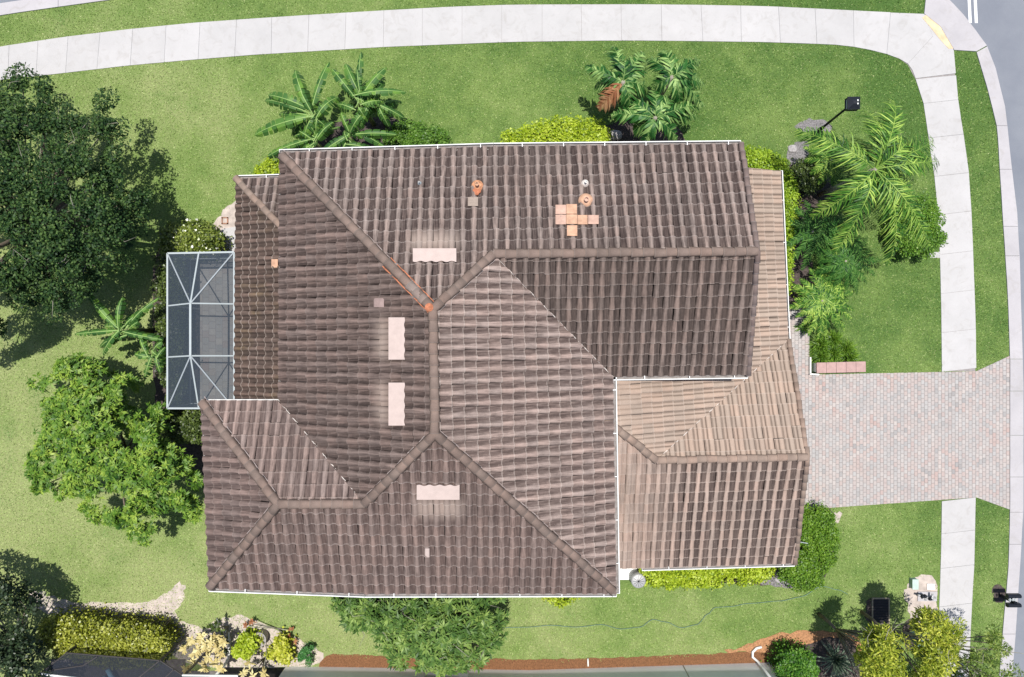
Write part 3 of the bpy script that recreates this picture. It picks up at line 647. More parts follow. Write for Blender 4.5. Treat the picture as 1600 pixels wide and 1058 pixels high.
def tree(name, label, cat, poly, zlo, zhi, full, nclump, cr, nleaf, ls, mat, style='shell', base=None, trunk_r=.18, limbs=12, twigs=0, asp=.35, group=None, nl=8, up=.5):
    C = sample_outline(poly, nclump, zlo, zhi, full); cen = C.mean(0)
    bx, by = (base if base is not None else (cen[0], cen[1])); root = empty(name, (bx, by, 0), label, cat, group)
    RR_ = np.stack([np.full(nclump, cr), np.full(nclump, cr), np.full(nclump, cr * .75)], 1) * rng.uniform(.6, 1.25, (nclump, 1))
    if style == 'shell': q, r = shell_leaves(C, RR_, nleaf, ls, up=up, asp=asp)
    else:
        k = nleaf // nl; idx = rng.integers(0, nclump, k); d = rng.normal(size=(k, 3)); d[:, 2] = np.abs(d[:, 2]) + .2; d = nrmz(d)
        q, r = rosettes(C[idx] + d * RR_[idx] * rng.uniform(.6, 1, (k, 1)), nrmz(d + [0, 0, .5]), nl, ls, asp)
    cl_r = rng.random(nclump)
    build_leaves('crown', q, np.clip(r, 0, 1), mat, root)
    mb = MB(); fork = Vector((bx, by, zlo * .55)); mb.tube([(bx, by, -.05), (bx + .05, by, zlo * .3), fork], [trunk_r * 1.3, trunk_r, trunk_r * .85], 10)
    for i in rng.choice(nclump, min(limbs, nclump), replace=False):
        e = Vector(C[i]); m_ = fork.lerp(e, .5) + Vector((random.uniform(-.2, .2), random.uniform(-.2, .2), .15)); mb.tube([fork, m_, e], [trunk_r * .5, trunk_r * .28, .02], 6)
    mb.build('trunk', M['trunk'], root, True)
    if twigs:
        mb = MB()
        for i in rng.integers(0, nclump, twigs):
            e = Vector(C[i]); az = random.uniform(0, 6.28); L0 = random.uniform(.3, 1.0); d = Vector((math.cos(az), math.sin(az), random.uniform(-.1, .3)))
            top = e + Vector((0, 0, cr * random.uniform(.4, .8))); p1 = top + d * L0 * .5 + Vector((random.gauss(0, .14), random.gauss(0, .14), .05)); p2 = top + d * L0 + Vector((random.gauss(0, .12), random.gauss(0, .12), 0))
            mb.tube([fork, fork.lerp(e, .6) + Vector((0, 0, .1)), e, top, p1, p2], [.04, .03, .022, .016, .011, .004], 5)
        mb.build('branch', M['twig'], root, True)
    return root
def hedge(name, label, cat, poly, z, nleaf, ls, mat, full=14, zlo=.15, cr=.22, asp=.42, nclump=None, group=None, core=True):
    xs_ = [p[0] for p in poly]; ys_ = [p[1] for p in poly]; area = (max(xs_) - min(xs_)) * (max(ys_) - min(ys_)) / PPM ** 2
    nclump = nclump or int(max(30, area * 30)); nleaf = int(nleaf * 1.3); C = sample_outline(poly, nclump, z * .45, z - cr * .8, full); cen = C.mean(0); root = empty(name, (cen[0], cen[1], 0), label, cat, group)
    Rr = np.full((nclump, 3), cr) * rng.uniform(.8, 1.15, (nclump, 1)); q, r = shell_leaves(C, Rr, nleaf, ls, up=.7, asp=asp, inner=.5)
    # lower skirt down to the ground
    n2 = nleaf // 3; idx = rng.integers(0, nclump, n2); b = C[idx] + rng.normal(size=(n2, 3)) * cr * .7; b[:, 2] = rng.random(n2) * np.maximum(.1, C[idx][:, 2])
    q2 = leaf_quads(b, rng.normal(size=(n2, 3)), nrmz(rng.normal(size=(n2, 3)) + [0, 0, .5]), ls * rng.uniform(.6, 1.2, n2), ls * asp * np.ones(n2))
    build_leaves('foliage', np.concatenate([q, q2]), np.clip(np.concatenate([r, rng.random(n2)]), 0, 1), mat, root)
    mb = MB()
    for i in range(0, nclump, 4):
        e = Vector(C[i]); mb.tube([(e.x, e.y, 0), (e.x + .03, e.y, e.z * .5), e], [.02, .016, .01], 5)
    mb.build('stem', M['trunk'], root); return root
def bez(p0, p1, arch, n=14, k=.5):
    p0 = Vector(p0); p1 = Vector(p1); c = p0.lerp(p1, k) + Vector((0, 0, arch)); return [p0 * (1 - t) ** 2 + c * 2 * t * (1 - t) + p1 * t * t for t in [i / n for i in range(n + 1)]]
def frond(p0, p1, arch, ll, mat, rmat, parent, n=34, wl=.022, hang=.5, rr=.022, curl=0, name='frond'):
    """pinnate frond: rachis tube plus two ranks of narrow leaflets"""
    pts = bez(p0, p1, arch, 16)
    if curl:
        d = (Vector(p1) - Vector(p0)); s = Vector((d.y, -d.x, 0)).normalized()
        pts = [p + s * curl * (i / 16) ** 2.5 for i, p in enumerate(pts)]
    mb = MB(); mb.tube(pts, [rr * (1 - .8 * i / 16) for i in range(17)], 5); nf = len(mb.f); at = [.8] * nf
    for i in range(n):
        t = .10 + .90 * i / (n - 1); j = min(15, int(t * 16)); p = pts[j].lerp(pts[j + 1], t * 16 - j) if t < 1 else pts[16]
        tg = (pts[j + 1] - pts[j]).normalized(); sd = tg.cross(Vector((0, 0, 1))).normalized(); L0 = ll * (math.sin(math.pi * min(1, (t * .86 + .14))) ** .6) * .95 + ll * .08
        for s in (-1, 1):
            d = (sd * s * random.uniform(.6, 1) + tg * random.uniform(.3, 1.05) + Vector((0, 0, random.uniform(-.5, .35) * 1))).normalized(); L1 = L0 * random.uniform(.65, 1.12)
            wv = tg.cross(d).cross(d).normalized() * wl; wv = (wv + Vector((0, 0, random.uniform(-.4, .4) * wl)))
            dr = hang * L1 * random.uniform(.5, 1.1); m1 = p + d * L1 * .38 + Vector((0, 0, -dr * .12)); m3 = p + d * L1 * .72 + tg * L1 * .04 + Vector((0, 0, -dr * .45)); m2 = p + d * L1 * .94 + tg * L1 * .10 + Vector((0, 0, -dr))
            mb.add([p - wv * .4, p + wv * .4, m1 + wv, m1 - wv, m3 + wv * .8, m3 - wv * .8, m2], [(0, 1, 2, 3), (3, 2, 4, 5), (5, 4, 6)]); rv = random.random(); at += [rv, rv, min(1, rv + .1)]
    return mb.build(name, mat, parent, attr=at)
def banana_leaf(p0, p1, arch, wd, mat, parent, tears=.35, fold=.35, nrib=26):
    pts = bez(p0, p1, arch, nrib, .55); mb = MB(); at = []
    st = int(nrib * .14)
    mb.tube(pts, [.020 * (1 - .75 * i / nrib) + .004 for i in range(nrib + 1)], 5, 1); at += [.9] * len(mb.f)
    f0 = fold; roll = random.choice((-1, 1)) * random.uniform(.3, .8)
    for s in (-1, 1):
        i = st; fold = max(.05, f0 * (1 + s * roll))
        while i < nrib:
            seg = random.randint(1, 4) if random.random() < tears + .3 else random.randint(4, 8); j = min(nrib, i + seg); off = random.uniform(-.2, .2) * tears * 2; rv = random.random() * .8
            vs = []
            for k in range(i, j + 1):
                t = (k - st) / (nrib - st); w = wd * (math.sin(math.pi * min(1, (t * .93 + .07))) ** .45) * (1 if t < .97 else .5)
                tg = (pts[min(k + 1, nrib)] - pts[max(k - 1, 0)]).normalized(); sd = tg.cross(Vector((0, 0, 1))).normalized() * s
                e = pts[k] + sd * w * (1 - abs(off)) + tg * .05 + Vector((0, 0, -fold * w + off * w)); mm = pts[k] + sd * w * .5 + Vector((0, 0, -fold * w * .22 + off * w * .3 + .012))
                if k == j and j < nrib: e = e - tg * .06; mm = mm - tg * .03
                vs += [pts[k], mm, e]
            fs = []
            for k in range(j - i):
                a = 3 * k; fs += [(a, a + 1, a + 4, a + 3), (a + 1, a + 2, a + 5, a + 4)]
            mb.add(vs, fs, 0); at += [rv] * len(fs); i = j
    return mb.build('leaf', [mat, M['midrib']], parent, attr=at)
def blades(root, c, n, ln, wd, mat, spread=.25, el=(.2, 1.2), droop=.5, name='foliage'):
    mb = MB(); at = []
    for _ in range(n):
        az = random.uniform(0, 6.283); e = random.uniform(*el); r0 = spread * math.sqrt(random.random()); a2 = random.uniform(0, 6.283)
        p = Vector((c[0] + r0 * math.cos(a2), c[1] + r0 * math.sin(a2), c[2])); L0 = ln * random.uniform(.65, 1.1); d = Vector((math.cos(az) * math.cos(e), math.sin(az) * math.cos(e), math.sin(e)))
        s = Vector((-math.sin(az), math.cos(az), 0)) * wd; m_ = p + d * L0 * .55; t_ = p + d * L0 + Vector((0, 0, -droop * L0 * math.cos(e)))
        if t_.z < .03: t_.z = .03
        mb.add([p - s * .6, p + s * .6, m_ + s, m_ - s, t_], [(0, 1, 2, 3), (3, 2, 4)]); rv = random.random(); at += [rv, rv]
    return mb.build(name, mat, root, attr=at)
M['midrib'] = plain('pale banana midrib', (.27, .40, .13), .7, .1)
M['oak'] = leafmat('dark oak leaves', (.007, .024, .008), (.025, .062, .017), (.085, .145, .036), .55, .15, .2)
M['oak2'] = leafmat('dark neighbour tree leaves', (.012, .024, .010), (.028, .05, .02), (.065, .1, .04), .4, .15, .4)
M['mango'] = leafmat('bright green leaves', (.016, .060, .008), (.095, .195, .020), (.33, .44, .065), .5, .15, .28)
M['magn'] = leafmat('long green leaves', (.018, .055, .012), (.085, .165, .03), (.27, .37, .09), .5, .15, .28)
M['banana'] = leafmat('banana leaves', (.025, .08, .018), (.06, .15, .03), (.19, .34, .05), .5, .18, .25)
M['palm'] = leafmat('palm fronds', (.010, .05, .008), (.065, .18, .020), (.38, .52, .10), .5, .1, .25)  # top tone paints yellow green highlights on random leaflets
M['palmd'] = leafmat('deep green palm fronds', (.004, .034, .008), (.030, .115, .020), (.30, .44, .14), .5, .08, .25)  # brightest tone is painted in as light glints on the leaflets
M['palmsoft'] = leafmat('soft dark palm fronds', (.008, .045, .010), (.035, .12, .018), (.12, .25, .05), .5, .12, .2)
M['palmb'] = leafmat('dry brown frond', (.14, .05, .02), (.28, .11, .05), (.42, .24, .12), .8, .1)
M['lime'] = leafmat('lime hedge leaves', (.12, .2, .008), (.30, .40, .015), (.5, .58, .07), .45, .25)
M['yellowhedge'] = leafmat('yellow green hedge leaves', (.075, .085, .008), (.21, .24, .015), (.46, .47, .09), .4, .2, .45)
M['hedge'] = leafmat('green hedge leaves', (.04, .10, .008), (.095, .2, .015), (.2, .33, .035), .45, .25)
M['shrub'] = leafmat('green shrub leaves', (.03, .085, .01), (.08, .18, .02), (.17, .3, .05), .45, .25)
M['darkshrub'] = leafmat('dark shrub leaves', (.02, .035, .01), (.05, .08, .015), (.13, .18, .04), .4, .2, .45)
M['croton'] = leafmat('cream yellow leaves', (.34, .26, .10), (.55, .46, .20), (.75, .68, .38), .45, .2)
M['bamboo'] = leafmat('yellow green feathery leaves', (.07, .12, .01), (.27, .33, .025), (.58, .58, .09), .45, .3)
M['bamboo2'] = leafmat('mixed green feathery leaves', (.03, .06, .01), (.10, .17, .02), (.32, .38, .1), .45, .25)
M['yucca'] = leafmat('blue green spikes', (.05, .09, .06), (.13, .19, .13), (.28, .34, .24), .45, .15)

# ================================================================= GRASS
EXC = [TOPU + TOPL[::-1] + [(-150, 156)]]
EXC[0] = TOPU + [(1468, 43), (1490, 80)] + RR[1:8] + [(1471, 580)] + RL[7::-1] + [(1418, 101), (1405, 92)] + TOPL[::-1]
EXC += [[(1470, 780)] + RL[10:] + RR[::-1][:4] + [(1524, 777)],
        KI + [(2400, 1250), (2400, -900), (1446, -900), (1443, 22), (1490, 79)],
        [(-900, 150), (-120, 44), (0, 25), (95, 10), (180, 0), (250, -10), (250, -900), (-900, -900)],
        [(1150, 587), (1190, 587), (1190, 480), (1264, 480), (1264, 586), (1525, 580), (1577, 556), (1577, 796), (1525, 777), (1300, 793), (1150, 801)]]
HF = [(430, 262), (1145, 250), (1145, 270), (1210, 275), (1222, 530), (1240, 590), (1240, 870), (960, 870), (960, 880), (370, 875), (365, 640), (370, 290), (430, 290)]
EXC.append(HF)
BED = []   # filled with planting beds (no grass)
BEDS = [
 ('bed_or_shade_patch', 'mulchshade', [(1550, 915), (1562, 914), (1572, 920), (1572, 940), (1552, 942)], .006),  # dark square around the foot of the mailbox post
 ('sand_patch', 'sand', [(130, 942), (170, 940), (215, 944), (240, 936), (262, 926), (280, 908), (290, 914), (286, 938), (272, 958), (290, 972), (320, 985), (345, 965), (385, 960), (430, 985), (470, 1000), (505, 1020), (505, 1040), (440, 1045), (290, 1044), (250, 1000), (150, 970), (60, 960), (40, 930), (60, 922), (85, 935)], .006),
 ('mulch_bed', 'mulch', [(500, 1018), (560, 1024), (680, 1029), (800, 1030), (900, 1029), (1000, 1026), (1100, 1022), (1190, 1016), (1215, 1030), (1215, 1110), (480, 1110)], .009),
 ('mulch_bed', 'straw', [(1120, 1019), (1165, 1010), (1190, 996), (1240, 986), (1290, 985), (1345, 992), (1350, 1025), (1230, 1030), (1190, 1020)], .013),
 ('mulch_bed', 'mulchshade', [(1270, 1000), (1340, 990), (1360, 1100), (1230, 1100), (1232, 1020)], .017),
 ('mulch_bed', 'sand', [(1412, 920), (1430, 900), (1462, 896), (1465, 948), (1462, 990), (1425, 990), (1418, 945)], .006),
 ('bed_or_shade_patch', 'mulchshade', [(1225, 240), (1262, 262), (1300, 270), (1300, 330), (1262, 370), (1270, 420), (1280, 440), (1262, 520), (1264, 565), (1225, 560)], .006),
 ('bed_or_shade_patch', 'gravel', [(1226, 240), (1245, 218), (1262, 222), (1262, 248), (1240, 262)], .010),
 ('bed_or_shade_patch', 'gravel', [(1240, 195), (1262, 185), (1290, 186), (1305, 200), (1290, 208), (1250, 204)], .006),
 ('bed_or_shade_patch', 'mulchshade', [(935, 200), (960, 192), (1000, 185), (1060, 195), (1075, 225), (1060, 300), (940, 300)], .006),
 ('bed_or_shade_patch', 'mulchshade', [(460, 215), (520, 190), (600, 180), (640, 195), (640, 300), (460, 300)], .006),
 ('bed_or_shade_patch', 'sand', [(330, 350), (350, 325), (367, 312), (400, 300), (400, 400), (345, 400)], .006),
 ('bed_or_shade_patch', 'mulchshade', [(236, 400), (262, 372), (330, 372), (340, 420), (322, 640), (340, 700), (340, 760), (300, 745), (262, 700), (240, 640)], .008),
 ('bed_or_shade_patch', 'mulchshade', [(1200, 790), (1300, 790), (1300, 800), (1306, 850), (1290, 910), (1235, 918), (1200, 912), (960, 912), (960, 800)], .006),
 ('bed_or_shade_patch', 'mulchshade', [(1350, 940), (1362, 935), (1388, 935), (1390, 975), (1355, 978)], .006),
 ('bed_or_shade_patch', 'mulchshade', [(1412, 975), (1425, 962), (1438, 975), (1440, 1005), (1430, 1020), (1412, 1012)], .018),
 ('bed_or_shade_patch', 'mulchshade', [(1392, 345), (1388, 370), (1398, 392), (1410, 375)], .006),  # painted shadow on the ground left of the round shrub
 ('bed_or_shade_patch', 'gravel', [(1176, 908), (1196, 890), (1218, 885), (1245, 922), (1215, 916)], .016),
 ('bed_or_shade_patch', 'sand', [(1300, 800), (1316, 800), (1308, 822), (1303, 812)], .012),
]
for nm, mt, poly, z in BEDS:
    sheet(nm, poly, z, M[mt], .04, wob=.035 if mt == 'mulch' else .08); EXC.append(poly)
sheet('concrete_pad', [(1446, 396), (1470, 393), (1471, 403), (1450, 403)], .025, M['sidewalk'])
sheet('concrete_pad', [(347, 358), (372, 354), (372, 420), (347, 420)], .05, M['sidewalk'])
sheet('concrete_pad', [(958, 886), (1006, 886), (1006, 905), (958, 905)], .08, M['white']); EXC.append([(945, 870), (1008, 870), (1008, 906), (945, 906)])
DENS = 560; PX0, PX1, PY0, PY1 = -60, 1600, -40, 1090
Am = (PX1 - PX0) * (PY1 - PY0) / PPM ** 2; n = int(Am * DENS)
gx = rng.uniform(PX0, PX1, n); gy_ = rng.uniform(PY0, PY1, n); keep = np.ones(n, bool)
jx, jy = rng.normal(0, 1.0, n), rng.normal(0, 1.0, n)
for i, e in enumerate(EXC):
    f = .35 if i < 6 else (5.0 if i == 7 else 2.2)
    keep &= ~(inpoly([(a, b) for a, b in e], gx + jx * f, gy_ + jy * f) & ((rng.random(n) > .45) if i == 7 else True))
keep &= ~((rng.random(n) < .25))
gx, gy_ = gx[keep], gy_[keep]; n = len(gx)
# thin worn spots (soil shows)
bx = (gx - 800) / PPM; by = (529 - gy_) / PPM; az = rng.uniform(0, 2 * np.pi, n); l = rng.uniform(.04, .085, n); e = rng.uniform(.15, 1.1, n)
base = np.stack([bx, by, np.full(n, .0)], 1); d = np.stack([np.cos(az) * np.cos(e), np.sin(az) * np.cos(e), np.sin(e)], 1); s = np.stack([-np.sin(az), np.cos(az), np.zeros(n)], 1)
w = rng.uniform(.007, .019, n)[:, None]
q = np.stack([base - s * w, base + s * w, base + d * l[:, None] * .6 + s * w * .9, base + d * l[:, None] - s * w * .2], 1)
g = build_leaves('grass', q, rng.random(n), M['grass'], None); tag(g, 'short green lawn grass around the house', 'grass', kind='stuff')

# ================================================================= TREES
OAK = [(-130, 80), (-40, 95), (-5, 98), (8, 92), (18, 118), (50, 112), (66, 100), (82, 108), (82, 140), (92, 158), (140, 160), (158, 142), (174, 148), (160, 178), (185, 192), (200, 215), (212, 235), (200, 255), (222, 285), (232, 330), (220, 365), (205, 395), (200, 430), (165, 425), (140, 455), (115, 475), (90, 500), (60, 470), (20, 505), (-130, 580)]
tree('oak_tree', 'large dark green tree with pale twigs at the left edge above the lawn', 'tree', OAK, 2.2, 6.1, 150, 430, .41, 82000, .105, M['oak'], base=(-20.5, 4.6), trunk_r=.3, limbs=26, twigs=48, asp=.36)
MANGO = [(62, 590), (95, 560), (150, 566), (178, 590), (205, 585), (215, 600), (200, 635), (205, 660), (228, 640), (250, 632), (262, 660), (258, 690), (290, 712), (312, 740), (312, 790), (300, 822), (270, 800), (250, 800), (235, 848), (185, 835), (160, 812), (125, 790), (130, 770), (90, 768), (45, 765), (40, 720), (62, 705), (72, 670), (38, 625), (60, 612)]
tree('fruit_tree', 'bushy bright green tree beside the southwest corner of the brown roof', 'tree', MANGO, 1.2, 4.2, 75, 235, .37, 31000, .21, M['mango'], 'ros', base=(-16.8, -4.9), trunk_r=.13, limbs=18, asp=.17, nl=9)
MAG = [(528, 925), (790, 925), (785, 955), (778, 985), (782, 1005), (762, 1020), (752, 1042), (720, 1036), (690, 1044), (655, 1036), (618, 1040), (612, 1015), (590, 1000), (572, 985), (548, 978), (530, 955)]
tree('broadleaf_tree', 'spreading tree with long narrow leaves under the south gutter', 'tree', MAG, 1.6, 3.9, 60, 150, .34, 14000, .29, M['magn'], 'ros', base=(-3.4, -11.4), trunk_r=.12, limbs=30, asp=.13, nl=9, twigs=22)
BL = [(-90, 860), (-30, 890), (10, 900), (40, 925), (70, 945), (55, 975), (72, 1000), (60, 1030), (80, 1060), (60, 1120), (-120, 1140)]
tree('shade_tree', 'dark leafy tree cut off by the bottom left corner', 'tree', BL, 1.0, 4.6, 110, 150, .4, 15000, .13, M['oak2'], base=(-21.6, -13.4), trunk_r=.11, limbs=7, twigs=16)
tree('ornamental_tree', 'yellow feathery tree right of the blue green spiky plant', 'tree', [(1345, 1005), (1362, 985), (1378, 978), (1400, 980), (1412, 1005), (1405, 1030), (1412, 1060), (1400, 1110), (1345, 1110), (1340, 1050)], 2.8, 4.7, 30, 52, .31, 6000, .17, M['bamboo'], base=(13.7, -12.3), trunk_r=.07, asp=.14, limbs=10, twigs=8)
tree('ornamental_tree', 'tall yellow feathery tree leaning over the sidewalk at the bottom', 'tree', [(1428, 975), (1442, 955), (1470, 945), (1495, 970), (1505, 1000), (1488, 1020), (1482, 1060), (1470, 1110), (1430, 1110), (1436, 1050), (1432, 1000)], 2.8, 4.7, 32, 58, .33, 6600, .17, M['bamboo'], base=(15.6, -12.2), trunk_r=.07, asp=.14, limbs=10, twigs=12)
tree('ornamental_tree', 'dark green feathery tree between the sidewalk and the kerb', 'tree', [(1512, 1000), (1535, 975), (1560, 985), (1575, 1030), (1590, 1060), (1590, 1110), (1500, 1110), (1500, 1040)], 1.5, 4.0, 30, 50, .28, 5600, .14, M['bamboo2'], base=(18.3, -13.2), trunk_r=.07, asp=.14, limbs=10, twigs=8)
tree('ornamental_tree', 'low green tree at the bottom edge between the two yellow trees', 'tree', [(1390, 1045), (1440, 1030), (1475, 1045), (1500, 1030), (1500, 1110), (1390, 1110)], 1.2, 2.6, 30, 34, .26, 3600, .14, M['bamboo2'], base=(15.8, -14.3), trunk_r=.06, asp=.22, limbs=8)

# bananas --------------------------------------------------------
def banana(c, z, tips, label, wd=.24, group=None, stem=True):
    b = P(*c, z); root = empty('banana_plant', (b.x, b.y, 0), label, 'banana plant', group)
    mb = MB(); mb.tube([(b.x, b.y, 0), (b.x, b.y, z * .6), (b.x, b.y, z)], [.11, .09, .055], 10); mb.build('stem', plain('banana stem', (.16, .2, .08), .7, .3), root, True)
    tips = [(x + random.gauss(0, 3), y + random.gauss(0, 3), dz, ar) for x, y, dz, ar in tips]
    tips = tips + [(c[0] + random.uniform(-42, 42), c[1] + random.uniform(-38, 38), random.uniform(-.9, -.3), .4) for _ in range(6)]
    for (x, y, dz, ar) in tips:
        p = P(x, y, z + dz); banana_leaf(b + Vector((random.gauss(0, .12), random.gauss(0, .12), random.gauss(-.05, .1))), p, ar * random.uniform(.7, 1.5), wd * random.uniform(.85, 1.15), M['banana'], root, tears=random.uniform(.4, 1.0), fold=random.uniform(.45, 1.1))
BG = 'banana plants behind the north gutter'
banana((487, 180), 2.5, [(423, 148, -.1, .5), (412, 164, -.5, .6), (463, 106, .0, .6), (511, 100, -.1, .6), (524, 155, -.3, .5), (401, 205, -.5, .7), (423, 203, -.4, .5), (500, 215, -.6, .4), (440, 178, -.8, .4), (472, 125, -.4, .9)], 'banana plant nearest the northwest gutter corner with leaves fanning left', group=BG)
banana((562, 160), 2.8, [(521, 107, .2, .5), (543, 102, .1, .6), (568, 80, .3, .5), (600, 104, .1, .6), (633, 143, 0, .5), (598, 158, -.2, .4), (555, 112, .4, .3), (530, 165, -.5, .5), (578, 190, -.4, .4)], 'tallest banana plant with a leaf pointing up to the sidewalk', .23, BG)
banana((585, 164), 2.5, [(632, 181, -.3, .5), (607, 194, -.5, .5), (548, 212, -.3, .6), (605, 120, -.1, .6), (560, 200, -.3, .5), (627, 160, -.7, .5)], 'banana plant with ragged leaves reaching right over the lawn', .22, BG)
banana((492, 221), 2.0, [(420, 245, -.3, .5), (475, 238, -.3, .3), (470, 205, .1, .3), (525, 192, .1, .4), (455, 215, -.2, .4), (480, 190, .2, .4)], 'low banana plant at the gutter with leaves lying left', .2, BG)
banana((545, 214), 2.0, [(622, 214, 0, .5), (582, 164, .3, .5), (503, 236, -.2, .3), (533, 170, .3, .4), (525, 225, -.2, .2), (600, 225, -.4, .4)], 'low banana plant with one long leaf lying flat beside the round shrub', .2, BG)
BG2 = 'banana plants west of the pool cage'
banana((195, 516), 2.1, [(117, 517, -.3, .3), (135, 460, .1, .4), (193, 472, .3, .4), (250, 530, -.2, .4), (245, 470, .3, .4), (158, 556, -.4, .5), (215, 500, .2, .2), (175, 535, -.5, .3), (222, 490, .0, .4)], 'banana plant with a bare pale midrib pointing at the big dark tree', .19, BG2)
banana((238, 553), 1.8, [(226, 582, -.2, .2), (214, 552, -.1, .2), (218, 528, .1, .2), (248, 535, .1, .2), (262, 541, -.1, .2), (252, 580, -.2, .2)], 'small banana plant against the west side of the pool cage', .17, BG2)

# palms --------------------------------------------------------
def palm(c, z, tips, label, ll, mat, cat='palm', n=38, wl=.022, hang=.6, tr=.09, group=None, brown=None, rr=.022):
    b = P(*c, z); root = empty('palm_tree', (b.x, b.y, 0), label, cat, group)
    mb = MB(); mb.tube([(b.x, b.y, -.05), (b.x + .02, b.y, z * .5), (b.x, b.y, z)], [tr * 1.35, tr, tr * .85], 12); mb.build('trunk', M['palmtrunk'], root, True)
    for t in tips:
        x, y, dz, ar = t[:4]; frond(b + Vector((0, 0, -.05)), P(x, y, z + dz), ar, ll * random.uniform(.9, 1.1), M['palmb'] if (brown and (x, y) == brown) else mat, None, root, n=n, wl=wl, hang=hang, curl=(t[4] if len(t) > 4 else 0), rr=rr)
palm((1368, 264), 4.6, [(1240, 215, -.8, 1.2, .35), (1385, 150, -.5, 1.6, .25), (1350, 172, -1.0, 1.8, -.1), (1462, 226, -.9, 1.5, -.25), (1468, 266, -1.0, 1.6, -.35), (1440, 395, -1.0, 1.4, -.35), (1398, 410, -1.5, 1.6, .3), (1296, 395, -1.2, 1.4, -.2), (1275, 345, -1.2, 1.3, .2), (1430, 320, -1.8, 1.3, .2), (1415, 215, -.3, 1.4, .1), (1330, 215, -1.6, 1.2, .1), (1395, 205, -1.7, 1.2, -.1), (1430, 290, -2.0, 1.0, .1), (1320, 300, -1.9, 1.1, -.1), (1375, 340, -2.0, 1.0, .1)],
     'big palm with long drooping fronds reaching over the round shrub and the sidewalk', .74, M['palm'], n=64, wl=.021, hang=.62, rr=.024)
GP = 'short palms of the clump behind the north gutter'
palm((974, 128), 3.3, [(912, 110, -.5, .5, .2), (958, 72, -.4, .6, 0), (1002, 80, -.4, .6, .1), (938, 172, -1.0, .5, .1), (985, 172, -.8, .6, 0), (1012, 140, -.8, .6, 0), (930, 135, -1.0, .6, 0), (1010, 105, -.6, .6, 0), (975, 95, .1, .5, 0)], 'left palm of the clump with a dry brown frond hanging down', .50, M['palmd'], n=30, wl=.040, hang=.75, rr=.016, group=GP, brown=(938, 172))
palm((1050, 120), 3.4, [(1036, 78, -.3, .6, 0), (1092, 92, -.4, .6, .1), (1100, 140, -.7, .7, -.2), (1098, 165, -1.0, .7, .1), (1012, 92, -.6, .6, 0), (1062, 165, -.8, .6, 0), (1018, 140, -.8, .6, 0), (1080, 108, -.1, .6, 0)], 'right palm of the clump with all green fronds', .50, M['palmd'], n=30, wl=.040, hang=.75, rr=.016, group=GP)
palm((1024, 184), 3.0, [(955, 182, -.6, .6, .1), (978, 158, -.5, .6, 0), (1088, 178, -.8, .6, .1), (1100, 162, -.8, .7, 0), (1008, 220, -.4, .5, 0), (1058, 218, -.8, .5, 0), (1022, 138, -.3, .6, 0), (1052, 150, -.4, .6, 0), (990, 205, -.9, .4, 0)], 'front palm of the clump nearest the white gutter', .48, M['palmd'], n=30, wl=.040, hang=.75, rr=.016, group=GP)
def radial(c, z, rad, n, label, mat, ll=.3, dz=-.5, ar=.5, name='palm', group=None, wl=.014, a0=0, hang=.5):
    tips = [(c[0] + rad * random.uniform(.75, 1.1) * math.cos(a0 + 6.283 * i / n), c[1] + rad * random.uniform(.75, 1.1) * math.sin(a0 + 6.283 * i / n), dz * random.uniform(.5, 1.3), ar, random.uniform(-.1, .1)) for i in range(n)]
    palm(c, z, tips, label, ll, mat, tr=.05, n=40, wl=wl * 1.15, group=group, rr=.014, hang=hang)
radial((1270, 362), 1.3, 58, 14, 'dark feathery young palm tight against the east gutter', M['palmsoft'], .30)
radial((1322, 408), 1.5, 52, 16, 'dark feathery young palm south of the big palm', M['palmsoft'], .28)
radial((1285, 470), 1.1, 56, 22, 'bright green feathery low palm above the spiky border plants', M['palm'], .26, -.4, .4, wl=.016)
radial((1300, 250), 1.6, 48, 12, 'young palm growing under the upper left frond of the big palm', M['palm'], .28)

# hedges and shrubs --------------------------------------------------------
def ell(cx, cy, rx, ry, n=18, j=.06):
    return [(cx + rx * math.cos(2 * math.pi * i / n) * random.uniform(1 - j, 1 + j), cy + ry * math.sin(2 * math.pi * i / n) * random.uniform(1 - j, 1 + j)) for i in range(n)]
hedge('shrub', 'rounded mid green shrub beside the banana plants', 'shrub', [(600, 240), (605, 205), (630, 194), (670, 196), (698, 210), (708, 235), (700, 250)], 1.1, 5200, .085, M['shrub'])
hedge('shrub', 'bright lime green shrub left of the palm clump', 'shrub', [(775, 235), (790, 212), (830, 196), (870, 188), (905, 185), (940, 195), (957, 215), (958, 235), (940, 250), (780, 250)], 1.2, 8000, .10, M['lime'])
hedge('shrub', 'lime shrub peeking out at the northwest roof corner', 'shrub', [(396, 275), (410, 255), (425, 248), (445, 248), (450, 290), (400, 290)], 1.1, 1800, .10, M['lime'])
hedge('hedge', 'curved lime green hedge wrapping the northeast roof corner', 'hedge', [(1155, 235), (1195, 236), (1222, 250), (1240, 275), (1245, 310), (1240, 345), (1232, 460), (1215, 470), (1200, 300), (1155, 260)], 1.3, 9500, .095, M['hedge'] if False else leafmat('light green hedge leaves', (.08, .16, .008), (.2, .32, .015), (.38, .5, .05), .45, .25))
hedge('shrub', 'dark green shrub beside the lime hedge below the lamp', 'shrub', ell(1263, 275, 26, 24), 1.0, 2600, .09, M['darkshrub'])
hedge('shrub', 'large round green shrub touching the sidewalk', 'shrub', [(1395, 330), (1410, 308), (1440, 304), (1462, 315), (1472, 345), (1474, 375), (1462, 395), (1440, 402), (1412, 396), (1395, 370)], 1.5, 9000, .075, leafmat('fine green shrub leaves', (.04, .11, .01), (.1, .22, .02), (.22, .36, .05), .45, .25), full=26)
